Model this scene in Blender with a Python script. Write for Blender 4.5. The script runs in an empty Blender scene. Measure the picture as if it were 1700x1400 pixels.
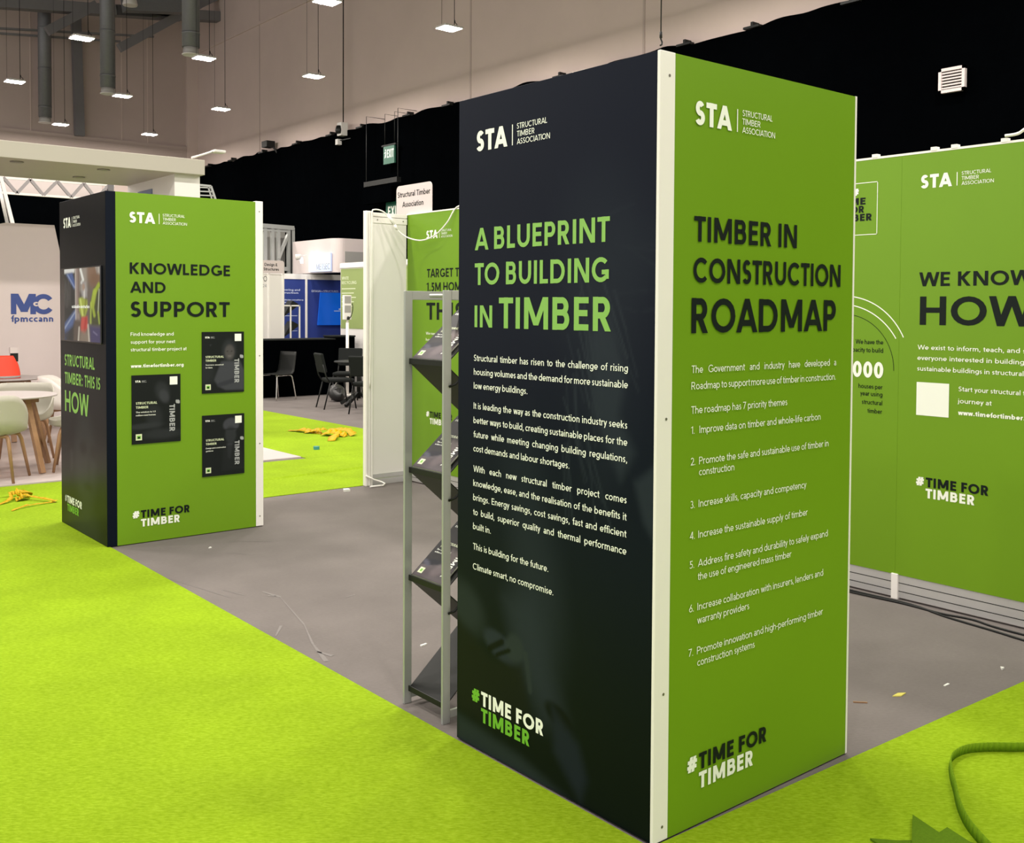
import bpy, bmesh, math, random
from mathutils import Vector, Matrix
random.seed(7)
SC = bpy.context.scene
COL = SC.collection
PI = math.pi

# ------------------------------------------------------------------ camera
cd = bpy.data.cameras.new('camera')
cam = bpy.data.objects.new('camera', cd)
COL.objects.link(cam)
SC.camera = cam
yaw, pitch, roll = 0.8876, -0.0309, 0.0054
d = Vector((math.cos(yaw)*math.cos(pitch), math.sin(yaw)*math.cos(pitch), math.sin(pitch)))
r0 = d.cross(Vector((0, 0, 1))).normalized()
u0 = r0.cross(d)
r1 = math.cos(roll)*r0 + math.sin(roll)*u0
u1 = -math.sin(roll)*r0 + math.cos(roll)*u0
m = Matrix((r1, u1, -d)).transposed().to_4x4()
m.translation = (-2.2816, -2.0792, 1.6334)
cam.matrix_world = m
cd.sensor_fit = 'HORIZONTAL'
cd.sensor_width = 36.0
cd.lens = 1698.0/1700*36
cd.shift_x = (850-838.27)/1700
cd.shift_y = (563.67-700)/1700
cd.clip_start = 0.05
cd.clip_end = 200

# ------------------------------------------------------------------ light of the hall
W = bpy.data.worlds.new('hall_ambient')
SC.world = W
W.use_nodes = True
W.node_tree.nodes['Background'].inputs[0].default_value = (1.0, 0.94, 0.92, 1)
W.node_tree.nodes['Background'].inputs[1].default_value = 0.70
LAMP_STRENGTH = 200.0
SC.view_settings.view_transform = 'Standard'
SC.view_settings.look = 'None'
SC.view_settings.exposure = 1.0
SC.view_settings.gamma = 1.0
SC.view_settings.use_curve_mapping = False

# ------------------------------------------------------------------ materials
MATS = {}
def mat(name, col, rough=0.5, metal=0.0, spec=0.5, noise=0.0, nscale=8.0, bump=0.0, bscale=200.0, emit=None, coat=0.0, stretch=None):
    if name in MATS: return MATS[name]
    M = bpy.data.materials.new(name); M.use_nodes = True
    nt = M.node_tree; b = nt.nodes['Principled BSDF']
    b.inputs['Base Color'].default_value = (*col, 1)
    b.inputs['Roughness'].default_value = rough
    b.inputs['Metallic'].default_value = metal
    b.inputs['Specular IOR Level'].default_value = spec
    b.inputs['Coat Weight'].default_value = coat
    tc = nt.nodes.new('ShaderNodeTexCoord')
    vec = tc.outputs['Object']
    if stretch:
        mp = nt.nodes.new('ShaderNodeMapping'); mp.inputs['Scale'].default_value = stretch
        nt.links.new(vec, mp.inputs['Vector']); vec = mp.outputs['Vector']
    if noise:
        n = nt.nodes.new('ShaderNodeTexNoise'); n.inputs['Scale'].default_value = nscale
        n.inputs['Detail'].default_value = 5; n.inputs['Roughness'].default_value = 0.6
        nt.links.new(vec, n.inputs['Vector'])
        mx = nt.nodes.new('ShaderNodeMix'); mx.data_type = 'RGBA'
        mx.inputs['A'].default_value = (*[c*(1-noise) for c in col], 1)
        mx.inputs['B'].default_value = (*[min(1, c*(1+noise)) for c in col], 1)
        nt.links.new(n.outputs['Fac'], mx.inputs['Factor'])
        nt.links.new(mx.outputs['Result'], b.inputs['Base Color'])
    if bump:
        n2 = nt.nodes.new('ShaderNodeTexNoise'); n2.inputs['Scale'].default_value = bscale
        n2.inputs['Detail'].default_value = 4
        nt.links.new(vec, n2.inputs['Vector'])
        bp = nt.nodes.new('ShaderNodeBump'); bp.inputs['Strength'].default_value = bump
        bp.inputs['Distance'].default_value = 0.01
        nt.links.new(n2.outputs['Fac'], bp.inputs['Height'])
        nt.links.new(bp.outputs['Normal'], b.inputs['Normal'])
    if emit:
        b.inputs['Emission Color'].default_value = (*emit[0], 1)
        b.inputs['Emission Strength'].default_value = emit[1]
    MATS[name] = M
    return M

def picture_mat(name, rough=0.35, emit=0.0):
    """a printed (or lit) picture: colours come from the mesh's own colour attribute"""
    if name in MATS: return MATS[name]
    M = bpy.data.materials.new(name); M.use_nodes = True
    nt = M.node_tree; b = nt.nodes['Principled BSDF']
    a = nt.nodes.new('ShaderNodeVertexColor'); a.layer_name = 'Col'
    nt.links.new(a.outputs['Color'], b.inputs['Base Color'])
    b.inputs['Roughness'].default_value = rough
    b.inputs['Specular IOR Level'].default_value = 0.08
    if emit:
        nt.links.new(a.outputs['Color'], b.inputs['Emission Color'])
        b.inputs['Emission Strength'].default_value = emit
    MATS[name] = M
    return M

def carpet_mat(name, c1, c2, c3):
    """needle-felt carpet: fibre noise, mottling and a fine bump"""
    M = bpy.data.materials.new(name); M.use_nodes = True
    nt = M.node_tree; b = nt.nodes['Principled BSDF']; L = nt.links.new
    tc = nt.nodes.new('ShaderNodeTexCoord')
    mp = nt.nodes.new('ShaderNodeMapping'); mp.inputs['Scale'].default_value = (1, 1, 1)
    mp.inputs['Rotation'].default_value = (0, 0, 0.7)
    L(tc.outputs['Object'], mp.inputs['Vector'])
    st = nt.nodes.new('ShaderNodeMapping'); st.inputs['Scale'].default_value = (42, 125, 42)
    L(mp.outputs['Vector'], st.inputs['Vector'])
    f = nt.nodes.new('ShaderNodeTexNoise'); f.inputs['Scale'].default_value = 1; f.inputs['Detail'].default_value = 6; f.inputs['Roughness'].default_value = 0.7
    L(st.outputs['Vector'], f.inputs['Vector'])
    g = nt.nodes.new('ShaderNodeTexNoise'); g.inputs['Scale'].default_value = 2.2; g.inputs['Detail'].default_value = 4
    L(tc.outputs['Object'], g.inputs['Vector'])
    r = nt.nodes.new('ShaderNodeValToRGB')
    r.color_ramp.elements[0].position = 0.25; r.color_ramp.elements[0].color = (*c1, 1)
    r.color_ramp.elements[1].position = 0.75; r.color_ramp.elements[1].color = (*c3, 1)
    e = r.color_ramp.elements.new(0.5); e.color = (*c2, 1)
    L(f.outputs['Fac'], r.inputs['Fac'])
    mx = nt.nodes.new('ShaderNodeMix'); mx.data_type = 'RGBA'; mx.blend_type = 'MULTIPLY'
    mr = nt.nodes.new('ShaderNodeMapRange'); mr.inputs['From Min'].default_value = 0.3; mr.inputs['From Max'].default_value = 0.7
    mr.inputs['To Min'].default_value = 0.9; mr.inputs['To Max'].default_value = 1.06
    L(g.outputs['Fac'], mr.inputs['Value'])
    mx.inputs['Factor'].default_value = 1
    L(r.outputs['Color'], mx.inputs['A']); L(mr.outputs['Result'], mx.inputs['B'])
    L(mx.outputs['Result'], b.inputs['Base Color'])
    bp = nt.nodes.new('ShaderNodeBump'); bp.inputs['Strength'].default_value = 0.35; bp.inputs['Distance'].default_value = 0.004
    L(f.outputs['Fac'], bp.inputs['Height']); L(bp.outputs['Normal'], b.inputs['Normal'])
    b.inputs['Roughness'].default_value = 0.95
    b.inputs['Specular IOR Level'].default_value = 0.1
    MATS[name] = M
    return M

GREEN = mat('green_print', (0.145, 0.285, 0.009), 0.34, spec=0.3, noise=0.03, nscale=2)
NAVY = mat('navy_print', (0.0040, 0.0066, 0.0140), 0.28, spec=0.08, noise=0.05, nscale=2, bump=0.02, bscale=40)
NAVYPIC = picture_mat('navy_photo_print', 0.30)
PICT = picture_mat('photo_print', 0.4)
SCREENPIC = picture_mat('screen_picture', 0.25, 0.22)
BLACKPRINT = mat('dark_lettering', (0.006, 0.010, 0.009), 0.5, spec=0.15)
GREENPRINT = mat('light_green_lettering', (0.215, 0.45, 0.075), 0.4)
LOGOGREEN = mat('leaf_green_lettering', (0.14, 0.42, 0.03), 0.4)
WHITEPRINT = mat('white_lettering', (0.86, 0.88, 0.80), 0.4)
PALEPRINT = mat('pale_lettering', (0.62, 0.68, 0.45), 0.4)
GREYPRINT = mat('grey_lettering', (0.36, 0.37, 0.38), 0.4)
BLUEPRINT = mat('blue_lettering', (0.035, 0.065, 0.25), 0.4)
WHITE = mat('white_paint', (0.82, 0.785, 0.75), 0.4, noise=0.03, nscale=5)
WHITEPANEL = mat('white_panel', (0.74, 0.71, 0.68), 0.45, noise=0.02, nscale=3)
ALU = mat('satin_aluminium', (0.62, 0.61, 0.60), 0.33, metal=0.55, noise=0.04, nscale=6)
STEEL = mat('silver_steel', (0.38, 0.39, 0.375), 0.38, metal=0.35, noise=0.06, nscale=12)
CHROME = mat('chrome', (0.75, 0.73, 0.7), 0.15, metal=1.0, noise=0.02)
SCREW = mat('screw_metal', (0.25, 0.23, 0.2), 0.4, metal=0.8, noise=0.05)
BLACKPL = mat('black_plastic', (0.006, 0.0065, 0.006), 0.5, spec=0.3, noise=0.1, nscale=20)
BLACKFAB = mat('black_fabric', (0.009, 0.0105, 0.010), 0.85, spec=0.2, noise=0.15, nscale=120, bump=0.2, bscale=300)
DRAPE = mat('black_drape', (0.0007, 0.0009, 0.0012), 0.95, spec=0.0, noise=0.25, nscale=3, bump=0.15, bscale=60)
CONCRETE = mat('taupe_concrete', (0.56, 0.455, 0.41), 0.85, noise=0.10, nscale=0.8, bump=0.12, bscale=25)
CONCRETE2 = mat('brown_concrete', (0.44, 0.355, 0.32), 0.85, noise=0.10, nscale=0.7, bump=0.12, bscale=25)
BEAM = mat('grey_steel_paint', (0.15, 0.145, 0.15), 0.6, noise=0.1, nscale=4)
DUCT = mat('galvanised_duct', (0.15, 0.155, 0.16), 0.5, metal=0.3, noise=0.15, nscale=25)
PINKWHITE = mat('pale_lacquer', (0.62, 0.54, 0.53), 0.4, noise=0.02)
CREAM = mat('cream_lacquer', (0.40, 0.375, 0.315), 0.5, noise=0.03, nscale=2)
PLATTRIM = mat('pale_platform_trim', (0.50, 0.435, 0.42), 0.4, noise=0.03)
TABLETOP = mat('pale_tabletop', (0.40, 0.355, 0.345), 0.4, noise=0.03)
VINYL = mat('pale_wood_vinyl', (0.36, 0.29, 0.265), 0.32, noise=0.22, nscale=3, stretch=(1.2, 9, 1))
WOOD = mat('oak_wood', (0.30, 0.165, 0.085), 0.5, noise=0.3, nscale=6, stretch=(9, 9, 1.2))
SHELL = mat('pale_sage_plastic', (0.37, 0.35, 0.295), 0.45, noise=0.03)
SHELLW = mat('white_plastic_shell', (0.74, 0.70, 0.66), 0.4, noise=0.02)
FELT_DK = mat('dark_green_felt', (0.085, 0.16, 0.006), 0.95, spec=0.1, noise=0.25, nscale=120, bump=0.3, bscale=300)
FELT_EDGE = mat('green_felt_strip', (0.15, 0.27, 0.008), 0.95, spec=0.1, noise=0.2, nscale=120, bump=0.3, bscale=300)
YELLOW = mat('yellow_plastic_film', (0.52, 0.315, 0.002), 0.5, spec=0.15, noise=0.12, nscale=30)
ORANGE = mat('orange_red_fabric', (0.85, 0.06, 0.025), 0.6, noise=0.05)
EXITGREEN = mat('exit_sign_green', (0.02, 0.10, 0.065), 0.4, noise=0.05)
ROYAL = mat('royal_blue_print', (0.022, 0.042, 0.22), 0.45, noise=0.08, nscale=2)
OLIVE = mat('olive_green_print', (0.26, 0.33, 0.11), 0.5, noise=0.05, nscale=2)
PAPER = mat('white_paper', (0.75, 0.74, 0.70), 0.6, noise=0.03)
CABLEW = mat('white_cable', (0.78, 0.76, 0.70), 0.5, noise=0.02)
SCUFF = mat('chalky_scuff', (0.188, 0.170, 0.163), 0.9, noise=0.3, nscale=60)
DARKGLASS = mat('screen_black', (0.01, 0.01, 0.012), 0.2, noise=0.02)
LAMPW = mat('lamp_housing_white', (0.6, 0.58, 0.55), 0.5, noise=0.02)
LAMPGLOW = mat('lamp_diffuser', (0.9, 0.9, 0.9), 0.5, emit=((1.0, 0.935, 0.85), LAMP_STRENGTH))
SPOTGLOW = mat('spot_lens', (0.9, 0.9, 0.9), 0.5, emit=((1.0, 0.95, 0.88), 14.0))
SIGNGLOW = mat('backlit_pale_blue', (0.5, 0.58, 0.8), 0.3, emit=((0.55, 0.66, 1.0), 0.16))
SCRBLUE = mat('screen_bright_blue', (0.01, 0.05, 0.35), 0.25, emit=((0.0, 0.12, 0.55), 0.22))
GREYP = mat('grey_panel', (0.33, 0.32, 0.30), 0.5, noise=0.03)
GREENCARPET = carpet_mat('lime_felt_carpet', (0.150, 0.25, 0.001), (0.226, 0.348, 0.008), (0.308, 0.445, 0.024))
GREYCARPET = carpet_mat('grey_felt_carpet', (0.148, 0.131, 0.125), (0.165, 0.146, 0.139), (0.182, 0.162, 0.154))

# ------------------------------------------------------------------ mesh builder
class MB:
    def __init__(s):
        s.v = []; s.f = []; s.mi = []; s.ms = []; s.sm = []; s.col = None
    def m(s, M):
        if M not in s.ms: s.ms.append(M)
        return s.ms.index(M)
    def face(s, pts, M, smooth=False):
        i = len(s.v); s.v.extend([tuple(p) for p in pts]); s.f.append(tuple(range(i, i+len(pts)))); s.mi.append(s.m(M)); s.sm.append(smooth)
    def box(s, a, b, M, T=None):
        x0, y0, z0 = a; x1, y1, z1 = b
        P = [(x0, y0, z0), (x1, y0, z0), (x1, y1, z0), (x0, y1, z0), (x0, y0, z1), (x1, y0, z1), (x1, y1, z1), (x0, y1, z1)]
        if T: P = [tuple(T @ Vector(p)) for p in P]
        i = len(s.v); s.v.extend(P); k = s.m(M)
        for q in ((0, 3, 2, 1), (4, 5, 6, 7), (0, 1, 5, 4), (1, 2, 6, 5), (2, 3, 7, 6), (3, 0, 4, 7)):
            s.f.append(tuple(i+j for j in q)); s.mi.append(k); s.sm.append(False)
        return s
    def bar(s, p, q, w, h, M, up=(0, 0, 1)):
        """rectangular bar from p to q"""
        p = Vector(p); q = Vector(q); t = (q-p)
        L = t.length; t.normalize(); up = Vector(up)
        if abs(t.dot(up)) > 0.98: up = Vector((0, 1, 0))
        a = t.cross(up).normalized(); c = a.cross(t)
        T = Matrix((t, a, c)).transposed().to_4x4(); T.translation = p
        return s.box((0, -w/2, -h/2), (L, w/2, h/2), M, T)
    def tube(s, pts, r, M, n=8, cap=True):
        pts = [Vector(p) for p in pts]; rs = r if isinstance(r, (list, tuple)) else [r]*len(pts)
        base = len(s.v); k = s.m(M); prev = None
        for i, p in enumerate(pts):
            t = (pts[min(i+1, len(pts)-1)]-pts[max(i-1, 0)]).normalized()
            ref = prev if prev else (Vector((0, 0, 1)) if abs(t.z) < 0.9 else Vector((1, 0, 0)))
            a = (ref - t*ref.dot(t)).normalized(); prev = a; b = t.cross(a)
            for j in range(n):
                an = 2*PI*j/n
                s.v.append(tuple(p + (a*math.cos(an)+b*math.sin(an))*rs[i]))
        for i in range(len(pts)-1):
            for j in range(n):
                s.f.append((base+i*n+j, base+i*n+(j+1) % n, base+(i+1)*n+(j+1) % n, base+(i+1)*n+j)); s.mi.append(k); s.sm.append(True)
        if cap:
            s.f.append(tuple(base+j for j in reversed(range(n)))); s.mi.append(k); s.sm.append(False)
            o = base+(len(pts)-1)*n
            s.f.append(tuple(o+j for j in range(n))); s.mi.append(k); s.sm.append(False)
        return s
    def lathe(s, prof, c, M, n=24, smooth=True):
        base = len(s.v); k = s.m(M)
        for (r, z) in prof:
            for j in range(n):
                an = 2*PI*j/n; s.v.append((c[0]+r*math.cos(an), c[1]+r*math.sin(an), c[2]+z))
        for i in range(len(prof)-1):
            for j in range(n):
                s.f.append((base+i*n+j, base+i*n+(j+1) % n, base+(i+1)*n+(j+1) % n, base+(i+1)*n+j)); s.mi.append(k); s.sm.append(smooth)
        s.f.append(tuple(base+j for j in reversed(range(n)))); s.mi.append(k); s.sm.append(False)
        o = base+(len(prof)-1)*n
        s.f.append(tuple(o+j for j in range(n))); s.mi.append(k); s.sm.append(False)
        return s
    def prism(s, poly, z0, z1, M, T=None):
        """polygon (ccw) extruded along z"""
        n = len(poly); i = len(s.v); k = s.m(M)
        P = [(x, y, z0) for x, y in poly]+[(x, y, z1) for x, y in poly]
        if T: P = [tuple(T @ Vector(p)) for p in P]
        s.v.extend(P)
        s.f.append(tuple(i+j for j in reversed(range(n)))); s.f.append(tuple(i+n+j for j in range(n)))
        s.mi += [k, k]; s.sm += [False, False]
        for j in range(n):
            s.f.append((i+j, i+(j+1) % n, i+n+(j+1) % n, i+n+j)); s.mi.append(k); s.sm.append(False)
        return s
    def grid(s, fn, nu, nv, M, smooth=True, colfn=None):
        base = len(s.v); k = s.m(M)
        if colfn and s.col is None: s.col = {}
        for j in range(nv+1):
            for i in range(nu+1):
                if colfn: s.col[len(s.v)] = colfn(i/nu, j/nv)
                s.v.append(tuple(fn(i/nu, j/nv)))
        for j in range(nv):
            for i in range(nu):
                a = base+j*(nu+1)+i
                s.f.append((a, a+1, a+nu+2, a+nu+1)); s.mi.append(k); s.sm.append(smooth)
        return s
    def build(s, name, parent=None, bevel=0.0, solid=0.0, kind=None, subsurf=0):
        me = bpy.data.meshes.new(name); me.from_pydata(s.v, [], s.f)
        for M in s.ms: me.materials.append(M)
        me.polygons.foreach_set('material_index', s.mi)
        me.polygons.foreach_set('use_smooth', s.sm)
        if s.col is not None:
            ca = me.color_attributes.new('Col', 'FLOAT_COLOR', 'POINT')
            dat = []
            for i in range(len(s.v)):
                dat.extend((*s.col.get(i, (0.5, 0.5, 0.5)), 1))
            ca.data.foreach_set('color', dat)
        me.update()
        o = bpy.data.objects.new(name, me); COL.objects.link(o)
        if parent is not None:
            o.parent = parent
            o.matrix_parent_inverse = Matrix.Translation(parent.location).inverted() if False else Matrix()
        if bevel:
            b = o.modifiers.new('bevel', 'BEVEL'); b.width = bevel; b.segments = 2; b.limit_method = 'ANGLE'
        if solid:
            b = o.modifiers.new('thick', 'SOLIDIFY'); b.thickness = solid; b.offset = 0
        if subsurf:
            b = o.modifiers.new('smooth', 'SUBSURF'); b.levels = subsurf; b.render_levels = subsurf
        if kind: o['kind'] = kind
        return o

def thing(name, label, cat, loc=(0, 0, 0), rz=0, group=None):
    o = bpy.data.objects.new(name, None); COL.objects.link(o)
    o.empty_display_size = 0.1
    o.location = loc; o.rotation_euler = (0, 0, rz)
    o['label'] = label; o['category'] = cat
    if group: o['group'] = group
    return o
def tag(o, label, cat, group=None):
    o['label'] = label; o['category'] = cat
    if group: o['group'] = group
    return o
def dup(root, loc, rz, label, group=None):
    r = root.copy(); COL.objects.link(r); r.location = loc; r.rotation_euler = (0, 0, rz); r['label'] = label
    if group: r['group'] = group
    for ch in list(root.children):
        c = ch.copy(); COL.objects.link(c); c.parent = r
        for g in list(ch.children):
            e = g.copy(); COL.objects.link(e); e.parent = c
    return r

# ------------------------------------------------------------------ stroke lettering (a geometric sans, cap height 1)
X = 0.69; AS = 1.02; DS = -0.27
def ell(cx, cy, rx, ry, a0=0, a1=360): return ('a', cx, cy, rx, ry, a0, a1)
def ln(x0, y0, x1, y1): return ('l', x0, y0, x1, y1)
def glyph(c, w):
    h = w/2; T = 1-h
    def hb(x0, x1, y): return ('h', x0, x1, y)
    if c == 'A':
        D = 0.96; k = w*0.54; return D, [ln(k, 0, D/2, 1), ln(D-k, 0, D/2, 1), hb(0.19, D-0.19, 0.28)], .0
    if c == 'B':
        mm = .53; return .70, [ln(h, 0, h, 1), hb(0, .40, T), hb(0, .40, mm), hb(0, .40, h), ell(.39, (mm-h+1)/2, .27, (1-mm+h)/2, -90, 90), ell(.40, (mm+h)/2, .30, (mm+h)/2, -90, 90)], .09
    if c == 'C': return .90, [ell(.5, .5, .5, .5, 44, 316)], .05
    if c == 'D': return .88, [ln(h, 0, h, 1), hb(0, .40, T), hb(0, .40, h), ell(.39, .5, .49, .5, -90, 90)], .08
    if c == 'E': return .57, [ln(h, 0, h, 1), hb(0, .57, T), hb(0, .53, .52), hb(0, .57, h)], .085
    if c == 'F': return .54, [ln(h, 0, h, 1), hb(0, .54, T), hb(0, .5, .50)], .08
    if c == 'G': return .95, [ell(.5, .5, .5, .5, 44, 316), hb(.56, .95, .5-h), ln(.95-h, .13, .95-h, .5)], .06
    if c == 'H': return .80, [ln(h, 0, h, 1), ln(.80-h, 0, .80-h, 1), hb(0, .8, .52)], .09
    if c == 'I': return w, [ln(h, 0, h, 1)], .095
    if c == 'J': return .48, [ln(.48-h, .24, .48-h, 1), ell(.24, .24, .24, .24, 190, 360)], .07
    if c == 'K': return .76, [ln(h, 0, h, 1), ln(w*.9, .46, .72-w*.45, 1), ln(.26, .56, .76-w*.6, 0)], .06
    if c == 'L': return .52, [ln(h, 0, h, 1), hb(0, .52, h)], .08
    if c == 'M':
        D = 1.04; return D, [ln(h, 0, h, 1), ln(D-h, 0, D-h, 1), ln(w*.62, 1, D/2, .12), ln(D-w*.62, 1, D/2, .12)], .09
    if c == 'N': return .86, [ln(h, 0, h, 1), ln(.86-h, 0, .86-h, 1), ln(w*.6, 1, .86-w*.6, 0)], .09
    if c == 'O': return 1.04, [ell(.52, .5, .52, .5)], .05
    if c == 'P': return .65, [ln(h, 0, h, 1), hb(0, .36, T), hb(0, .36, .45), ell(.355, (.45-h+1)/2, .295, (1-.45+h)/2, -90, 90)], .08
    if c == 'Q': return 1.04, [ell(.52, .5, .52, .5), ln(.62, .3, .98, 0)], .05
    if c == 'R': return .69, [ln(h, 0, h, 1), hb(0, .36, T), hb(0, .36, .46), ell(.355, (.46-h+1)/2, .29, (1-.46+h)/2, -90, 90), ln(.33, .46, .69-w*.6, 0)], .08
    if c == 'S': return .60, [ell(.31, .75-w/4, .275, .25+w/4, 32, 270), ell(.295, .25+w/4, .30, .25+w/4, -152, 90)], .055
    if c == 'T': return .66, [ln(.33, 0, .33, 1), hb(0, .66, T)], .035
    if c == 'U': return .80, [ln(h, .39, h, 1), ln(.8-h, .39, .8-h, 1), ell(.4, .4, .4, .4, 180, 360)], .085
    if c == 'V':
        D = .88; k = w*.54; return D, [ln(k, 1, D/2, 0), ln(D-k, 1, D/2, 0)], .0
    if c == 'W':
        D = 1.28; k = w*.54; return D, [ln(k, 1, .34, 0), ln(D-k, 1, D-.34, 0), ln(.34, 0, D/2, 1), ln(D-.34, 0, D/2, 1)], .0
    if c == 'X': return .8, [ln(w*.6, 0, .8-w*.6, 1), ln(w*.6, 1, .8-w*.6, 0)], .02
    if c == 'Y': return .82, [ln(.41, 0, .41, .48), ln(w*.58, 1, .41, .42), ln(.82-w*.58, 1, .41, .42)], .01
    if c == 'Z': return .68, [hb(0, .68, T), hb(0, .68, h), ln(w*.6, 0, .68-w*.6, 1)], .05
    R = X/2
    if c == 'a': return .50, [ln(.5-h, 0, .5-h, .44), ell(.255, X-.245, .245, .245, 0, 155), ell(.21, .2, .21, .2, 90, 270), ('h', .2, .5-h, .4-h), ('h', .2, .34, h), ell(.30, .23, .2, .23, 270, 360)], .06
    if c == 'b': return .62, [ln(h, 0, h, AS), ell(.29, R, .33, R)], .07
    if c == 'c': return .52, [ell(.33, R, .33, R, 48, 312)], .05
    if c == 'd': return .62, [ln(.62-h, 0, .62-h, AS), ell(.33, R, .33, R)], .07
    if c == 'e': return .62, [ell(.32, R, .32, R, 0, 318), ('h', w*.6, .62, R-.02)], .05
    if c == 'f': return .36, [ln(.11+h, 0, .11+h, .82), ell(.11+.24, .80, .24, .23, 75, 180), ('h', 0, .34, X-h)], .02
    if c == 'g': return .62, [ell(.33, R, .33, R), ln(.62-h, -.02, .62-h, X), ell(.31, -.02, .31, .26, 205, 360)], .06
    if c == 'h': return .57, [ln(h, 0, h, AS), ell(.285, X-.285, .285, .285, 0, 180), ln(.57-h, 0, .57-h, X-.28)], .075
    if c == 'i': return w, [ln(h, 0, h, X), ('d', h, .9)], .08
    if c == 'j': return w, [ln(h, -.06, h, X), ell(-.12, -.08, .12+w, .19, 280, 360), ('d', h, .9)], .08
    if c == 'k': return .56, [ln(h, 0, h, AS), ln(w*.8, .30, .52-w*.4, X), ln(.2, .4, .56-w*.6, 0)], .06
    if c == 'l': return w, [ln(h, 0, h, AS)], .08
    if c == 'm': return .93, [ln(h, 0, h, X), ell(.255, X-.25, .255, .25, 0, 180), ln(.51-h, 0, .51-h, X-.24), ell(.675, X-.25, .255, .25, 0, 180), ln(.93-h, 0, .93-h, X-.24)], .075
    if c == 'n': return .57, [ln(h, 0, h, X), ell(.285, X-.285, .285, .285, 0, 180), ln(.57-h, 0, .57-h, X-.28)], .075
    if c == 'o': return .66, [ell(.33, R, .33, R)], .05
    if c == 'p': return .62, [ln(h, DS, h, X), ell(.29, R, .33, R)], .07
    if c == 'q': return .62, [ln(.62-h, DS, .62-h, X), ell(.33, R, .33, R)], .07
    if c == 'r': return .36, [ln(h, 0, h, X), ell(.29, X-.29, .29, .29, 68, 180)], .06
    if c == 's': return .42, [ell(.215, X*.75-w/4, .19, X*.25+w/4, 30, 270), ell(.205, X*.25+w/4, .205, X*.25+w/4, -150, 90)], .045
    if c == 't': return .36, [ln(.1+h, .18, .1+h, .88), ell(.1+.19, .18, .19, .18, 180, 292), ('h', 0, .36, X-h)], .025
    if c == 'u': return .57, [ln(.57-h, 0, .57-h, X), ell(.285, .285, .285, .285, 180, 360), ln(h, .28, h, X)], .075
    if c == 'v': return .56, [ln(w*.55, X, .28, 0), ln(.56-w*.55, X, .28, 0)], .0
    if c == 'w': return .88, [ln(w*.55, X, .25, 0), ln(.88-w*.55, X, .63, 0), ln(.25, 0, .44, X), ln(.63, 0, .44, X)], .0
    if c == 'x': return .55, [ln(w*.6, 0, .55-w*.6, X), ln(w*.6, X, .55-w*.6, 0)], .01
    if c == 'y': return .56, [ln(w*.55, X, .28, 0), ln(.56-w*.55, X, .15, DS)], .0
    if c == 'z': return .48, [('h', 0, .48, X-h), ('h', 0, .48, h), ln(w*.6, 0, .48-w*.6, X)], .04
    if c == '0': return .66, [ell(.33, .5, .33, .5)], .05
    if c == '1': return .36, [ln(.36-h, 0, .36-h, 1), ln(.04, .80, .36-h, .93)], .10
    if c == '2': return .60, [ell(.29, .70, .29, .30, -35, 160), ('h', 0, .6, h), ln(w*.6, .03, .52, .55)], .06
    if c == '3': return .58, [ell(.27, .74-w/4, .25, .26+w/4, -90, 145), ell(.27, .25+w/4, .29, .25+w/4, -145, 90)], .06
    if c == '4': return .66, [ln(.50, 0, .50, 1), ('h', 0, .66, .27), ln(w*.6, .22, .48, 1)], .05
    if c == '5': return .60, [('h', .1, .56, 1-h), ln(.12+h, .5, .12+h, 1), ell(.27, .32, .32, .32, -140, 130)], .06
    if c == '6': return .62, [ell(.31, .31, .31, .31), ln(w*.55+.01, .33, .42, 1)], .05
    if c == '7': return .60, [('h', 0, .6, 1-h), ln(.16, 0, .60-w*.6, .97)], .05
    if c == '8': return .60, [ell(.3, .75-w/4, .25, .25+w/4), ell(.3, .25+w/4, .3, .25+w/4)], .05
    if c == '9': return .62, [ell(.31, .69, .31, .31), ln(.2, 0, .61-w*.55, .67)], .05
    if c == '.': return w*1.1, [('d', w*.55, w*.55)], .07
    if c == ',': return w*1.1, [('d', w*.55, w*.55), ln(w*.2, -.16, w*.62, .06)], .07
    if c == ':': return w*1.1, [('d', w*.55, w*.55), ('d', w*.55, X-w*.55)], .08
    if c == '-': return .30, [('h', 0, .30, .36)], .05
    if c == '#': return .82, [ln(.18, .02, .36, .98), ln(.46, .02, .64, .98), ('h', .04, .82, .67), ('h', 0, .78, .33)], .05
    if c == '&': return .74, [ell(.34, .76, .22, .24), ell(.31, .28, .31, .28, 60, 320), ln(.2, .62, .74-w*.6, 0)], .05
    if c == '(' : return .26, [ell(.5, .4, .5, .68, 140, 220)], .04
    if c == ')' : return .26, [ell(-.24, .4, .5, .68, -40, 40)], .04
    if c == '+': return .6, [('h', 0, .6, .4), ln(.3, .1, .3, .7)], .06
    return .3, [], 0
SPACE = 0.40
class Frame:
    def __init__(s, O, U, V, N): s.O, s.U, s.V, s.N = Vector(O), Vector(U), Vector(V), Vector(N)
    def __call__(s, u, v, n=0.0): return s.O + s.U*u + s.V*v + s.N*n
EPS = 0.0016
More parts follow.
